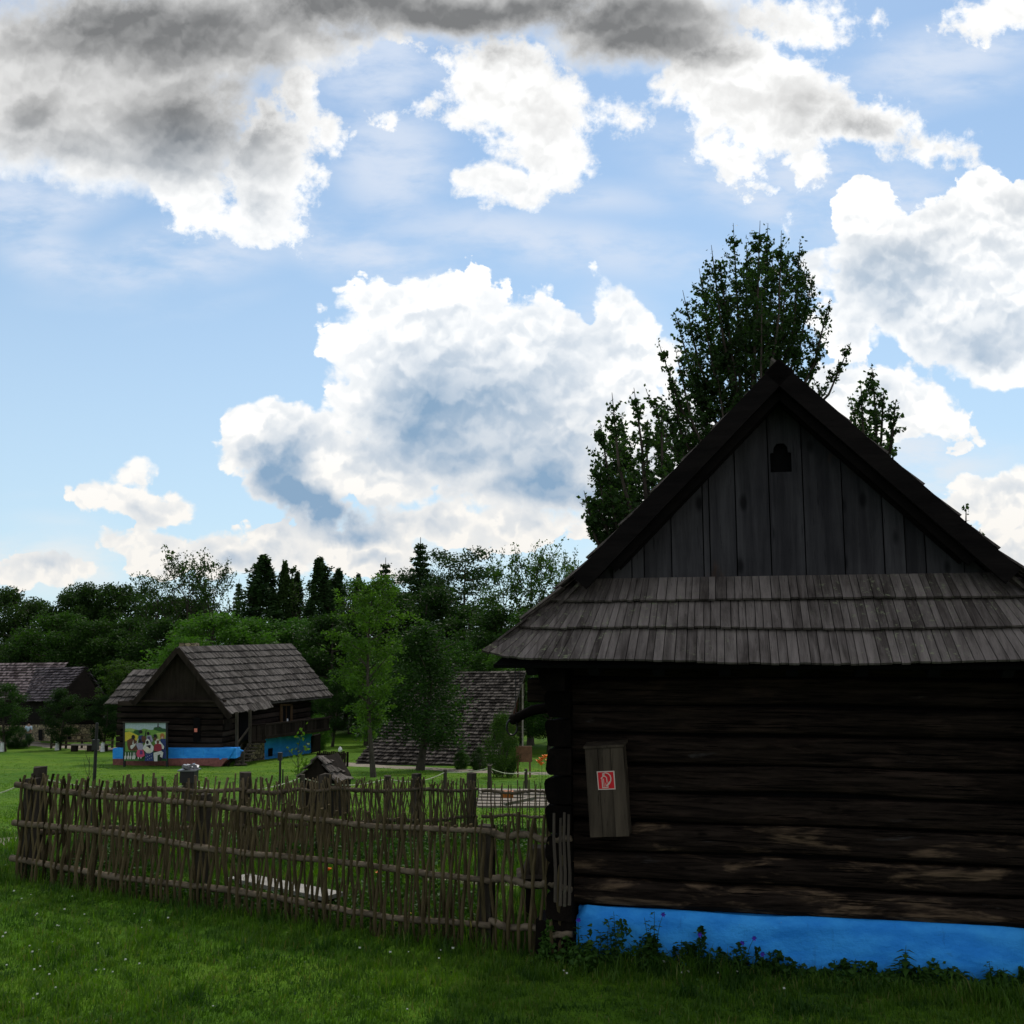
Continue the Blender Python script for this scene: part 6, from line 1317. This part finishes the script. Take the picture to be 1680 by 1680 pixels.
# tall single plants against the blue plinth
M['violet'] = flat('violet_petals', (.05, .02, .38), .6); M['orange'] = flat('orange_petals', (.75, .20, .02), .6); M['yellow'] = flat('yellow_petals', (.7, .5, .05), .6); M['petal'] = flat('white_petals', (.62, .64, .55), .7)
def tall_plant(px, py, pb, label, kind, seed, spread=.07, flowers=(), side=None):
    rg = random.Random(seed); rn = np.random.default_rng(seed); off = .16; b = fac(px, pb, off); b.z = ghf(b.x, b.y); tp = fac(px, py, off); hh = tp.z-b.z
    o = thing({'nettle': 'nettle', 'columbine': 'columbine', 'weed': 'weed_plant'}[kind], label, 'plant', tuple(b), 0, 'plants in front of the blue plinth'); mb = MB()
    P_, S_ = [], []; ns = {'nettle': 1, 'columbine': 3, 'weed': 2}[kind]; tips = []
    for k in range(ns):
        e = Vector((rg.uniform(-1, 1)*spread*(k > 0)*1.2, rg.uniform(-.04, .02), hh*(1 if k == 0 else rg.uniform(.55, .9)))); md = e*.5+Vector((rg.uniform(-.02, .02), 0, 0)); mb.tube([(0, 0, -.05), md, e], [.0045, .0035, .0015], 5); tips.append(e)
        if kind == 'nettle':
            for j in range(7):
                z = .3+.66*j/7; c_ = Vector((0, 0, 0)).lerp(md, z*2) if z < .5 else md.lerp(e, z*2-1); l_ = .085*(1.25-z*.75)
                for sgn in (-1, 1):
                    ax = Vector((sgn*(1 if j % 2 == 0 else .35), (-.3 if j % 2 == 0 else .9)*sgn, -.12)).normalized(); P_.append((c_, ax, l_*1.5))
        else:
            for j in range(12 if kind == 'columbine' else 16):
                z = rg.uniform(.15, 1.0)**.8; c_ = Vector((0, 0, 0)).lerp(md, z*2) if z < .5 else md.lerp(e, z*2-1); th = rg.uniform(0, 6.28); ax = Vector((math.cos(th), math.sin(th)*.6, rg.uniform(-.2, .5))).normalized()
                st = c_+ax*rg.uniform(.01, .05)*(1.3-z); mb.tube([c_, st], [.0018, .0012], 3, cap=False); P_.append((st, ax, (.034 if kind == 'columbine' else .055)*rg.uniform(1.0, 1.9)*(1.2-.5*z)))
    lb = MB()
    for c_, ax, l_ in P_:
        s_ = ax.cross(Vector((0, 0, 1))).normalized()*l_*.30; dr = Vector((0, 0, -l_*.18)); lb.add([c_, c_+ax*l_*.35+s_-dr*.3, c_+ax*l_+dr, c_+ax*l_*.35-s_-dr*.3, c_+ax*l_*.45+Vector((0, 0, l_*.06))], [(0, 1, 4), (1, 2, 4), (2, 3, 4), (3, 0, 4)])
    mb.build('stem', M['weed'], o); lb.build('leaves', M['weed'], o)
    for (fx, fy) in flowers:
        c_ = fac(fx, fy, off+.01)-b; fb_ = MB(); mb2 = MB()
        for k in range(6):
            th = k*1.047+rg.uniform(-.2, .2); ax = Vector((math.cos(th), -.5, math.sin(th))).normalized(); s_ = ax.cross(Vector((0, 1, 0))).normalized()*.008; fb_.add([c_, c_+ax*.010+s_, c_+ax*.028, c_+ax*.010-s_], [(0, 1, 2), (0, 2, 3)])
        fb_.sphere(c_+Vector((0, .004, -.004)), .014, 6, 4); fb_.build('flower', M['violet'], o)
        mb2.tube([Vector((rg.uniform(-.01, .01), 0, hh*.3)), c_*.6+Vector((0, 0, hh*.2)), c_], [.003, .002, .0015], 4); mb2.build('flower_stalk', M['weed'], o)
    return o
tall_plant(1008, 1496, 1570, 'columbine with loose leaf sprays, leftmost tall plant at the blue plinth', 'columbine', 1)
tall_plant(1000, 1512, 1575, 'leafy weed beside the leftmost columbine', 'weed', 2)
tall_plant(1075, 1495, 1580, 'columbine with fine leaves and a small violet bud on the blue plinth', 'columbine', 3, .08, [(1088, 1500)])
tall_plant(1068, 1520, 1582, 'low leafy weed below the columbine with the violet bud', 'weed', 31)
tall_plant(1118, 1540, 1585, 'drooping weed between the two columbines on the blue plinth', 'weed', 4)
tall_plant(1147, 1530, 1588, 'violet-flowered columbine in the middle left of the plinth', 'columbine', 5, .05, [(1148, 1533)])
tall_plant(1222, 1545, 1592, 'columbine with three violet flowers below the middle of the plinth', 'columbine', 6, .08, [(1217, 1547), (1237, 1539), (1251, 1565)])
tall_plant(948, 1512, 1560, 'single violet flower at the left corner of the blue plinth', 'columbine', 7, .02, [(949, 1509)])
tall_plant(1406, 1574, 1602, 'small nettle top at the lower right of the blue plinth', 'nettle', 8)
tall_plant(1488, 1550, 1606, 'tallest nettle standing out against the blue plinth', 'nettle', 9)
tall_plant(1476, 1575, 1606, 'leafy weed at the foot of the tallest nettle', 'weed', 10)
tall_plant(1563, 1585, 1610, 'round-leaved weed right of the tallest nettle', 'weed', 11)
tall_plant(1625, 1577, 1614, 'flowering weed spray near the right end of the blue plinth', 'columbine', 12, .05)
tall_plant(1648, 1588, 1618, 'nettle at the right end of the blue plinth', 'nettle', 13)
tall_plant(985, 1530, 1572, 'bushy weed left of the leftmost columbine', 'weed', 14, .1)
tall_plant(1175, 1560, 1592, 'low bushy weed before the middle of the plinth', 'weed', 15, .1)
# orange and yellow flowers in the garden
def small_flower(px, py, Y, mat, r, label, group, name='marigold', petals=9):
    c_ = at(px, py, Y); g_ = Vector((c_.x, c_.y, ghf(c_.x, c_.y))); o = thing(name, label, 'flower', tuple(g_), 0, group); hh = max(.03, c_.z-g_.z); mb = MB()
    for k in range(petals):
        th = k*6.283/petals; ax = Vector((math.cos(th), math.sin(th), .35+.3*(k % 2))).normalized(); s_ = ax.cross(Vector((0, 0, 1))).normalized()*r*.35; b = Vector((0, 0, hh)); mb.add([b, b+ax*r*.6+s_, b+ax*r, b+ax*r*.6-s_], [(0, 1, 2), (0, 2, 3)])
    mb.sphere((0, 0, hh+r*.15), r*.42, 6, 4); mb.build('bloom', M[mat], o); s2 = MB(); s2.tube([(0, 0, -.02), (.01, 0, hh*.5), (0, 0, hh)], .004, 4); s2.build('stem', M['weed'], o); return o
for px, py, lb in ((539, 1427, 'orange marigold behind the middle rail, leftmost of four'), (588, 1421, 'small red-orange marigold, highest of four'), (621, 1433, 'orange marigold right at the middle rail'), (658, 1427, 'orange marigold, rightmost of four behind the front fence')):
    small_flower(px, py, 11.2, 'orange', .042, lb, 'orange marigolds in the garden')
small_flower(262, 1457, 11.6, 'yellow', .03, 'yellow flower low behind the left part of the front fence', 'yellow garden flowers', 'yellow_flower')
small_flower(672, 1500, 10.2, 'yellow', .03, 'yellow flower low behind the right part of the front fence', 'yellow garden flowers', 'yellow_flower')
lm = M['orange']
for k in range(5):
    px, py = (884, 889, 894, 899, 888)[k], (1250, 1246, 1242, 1249, 1254)[k]
    small_flower(px, py, 33, 'orange', .14, ['orange lily low at the left of the lily patch beside the house', 'orange lily second in the patch beside the big house', 'tallest orange lily beside the big house wall', 'orange lily touching the big house wall', 'lowest orange lily on the grass beside the big house'][k], 'orange lilies beyond the garden', 'lily', 7)
# clover blooms in the lawn
rg = random.Random(12); src = None
CL = [(8, 1432), (50, 1475), (22, 1474), (58, 1510), (105, 1504), (138, 1510), (35, 1484), (60, 1513), (245, 1518), (232, 1530), (275, 1520), (93, 1530), (130, 1533), (590, 1571), (743, 1571), (723, 1568), (720, 1584), (670, 1571), (925, 1604), (930, 1611), (96, 1528), (52, 1576), (64, 1567), (86, 1555), (8, 1545), (65, 1598), (10, 1596), (55, 1605), (80, 1612), (170, 1603), (15, 1655), (60, 1648), (640, 1578), (1090, 1594), (1118, 1610), (1178, 1608), (1210, 1606), (1130, 1609), (1287, 1637), (349, 1662), (668, 1668), (118, 1480), (160, 1560), (205, 1590)]
for k in range(8): CL.append((rg.uniform(0, 330), rg.uniform(1480, 1670)))
for px, py in CL:
    g_ = on_ground(px, py)
    if src is None:
        o = thing('clover_bloom', 'tiny white clover bloom in the front lawn', 'flower', tuple(g_), 0, 'white clover blooms in the lawn'); mb = MB(); mb.sphere((0, 0, .085), (.0095, .0095, .008), 7, 5)
        for j in range(14): th = j*.45; e = Vector((math.cos(th)*.9, math.sin(th)*.9, math.sin(j*1.3)*.6)).normalized(); b = Vector((0, 0, .085)); mb.add([b+e*.006, b+e*.012+Vector((0, 0, .004)), b+e*.013-Vector((0, 0, .003))], [(0, 1, 2)])
        mb.build('bloom', M['petal'], o); mb = MB(); mb.tube([(0, 0, -.02), (.004, 0, .04), (0, 0, .08)], .0015, 4); mb.build('stem', M['weed'], o); src = o
    else:
        c_ = src.copy(); COL.objects.link(c_); c_.location = g_; s_ = rg.uniform(.5, .95); c_.scale = (s_, s_, s_)
        for ch in src.children: d_ = ch.copy(); COL.objects.link(d_); d_.parent = c_
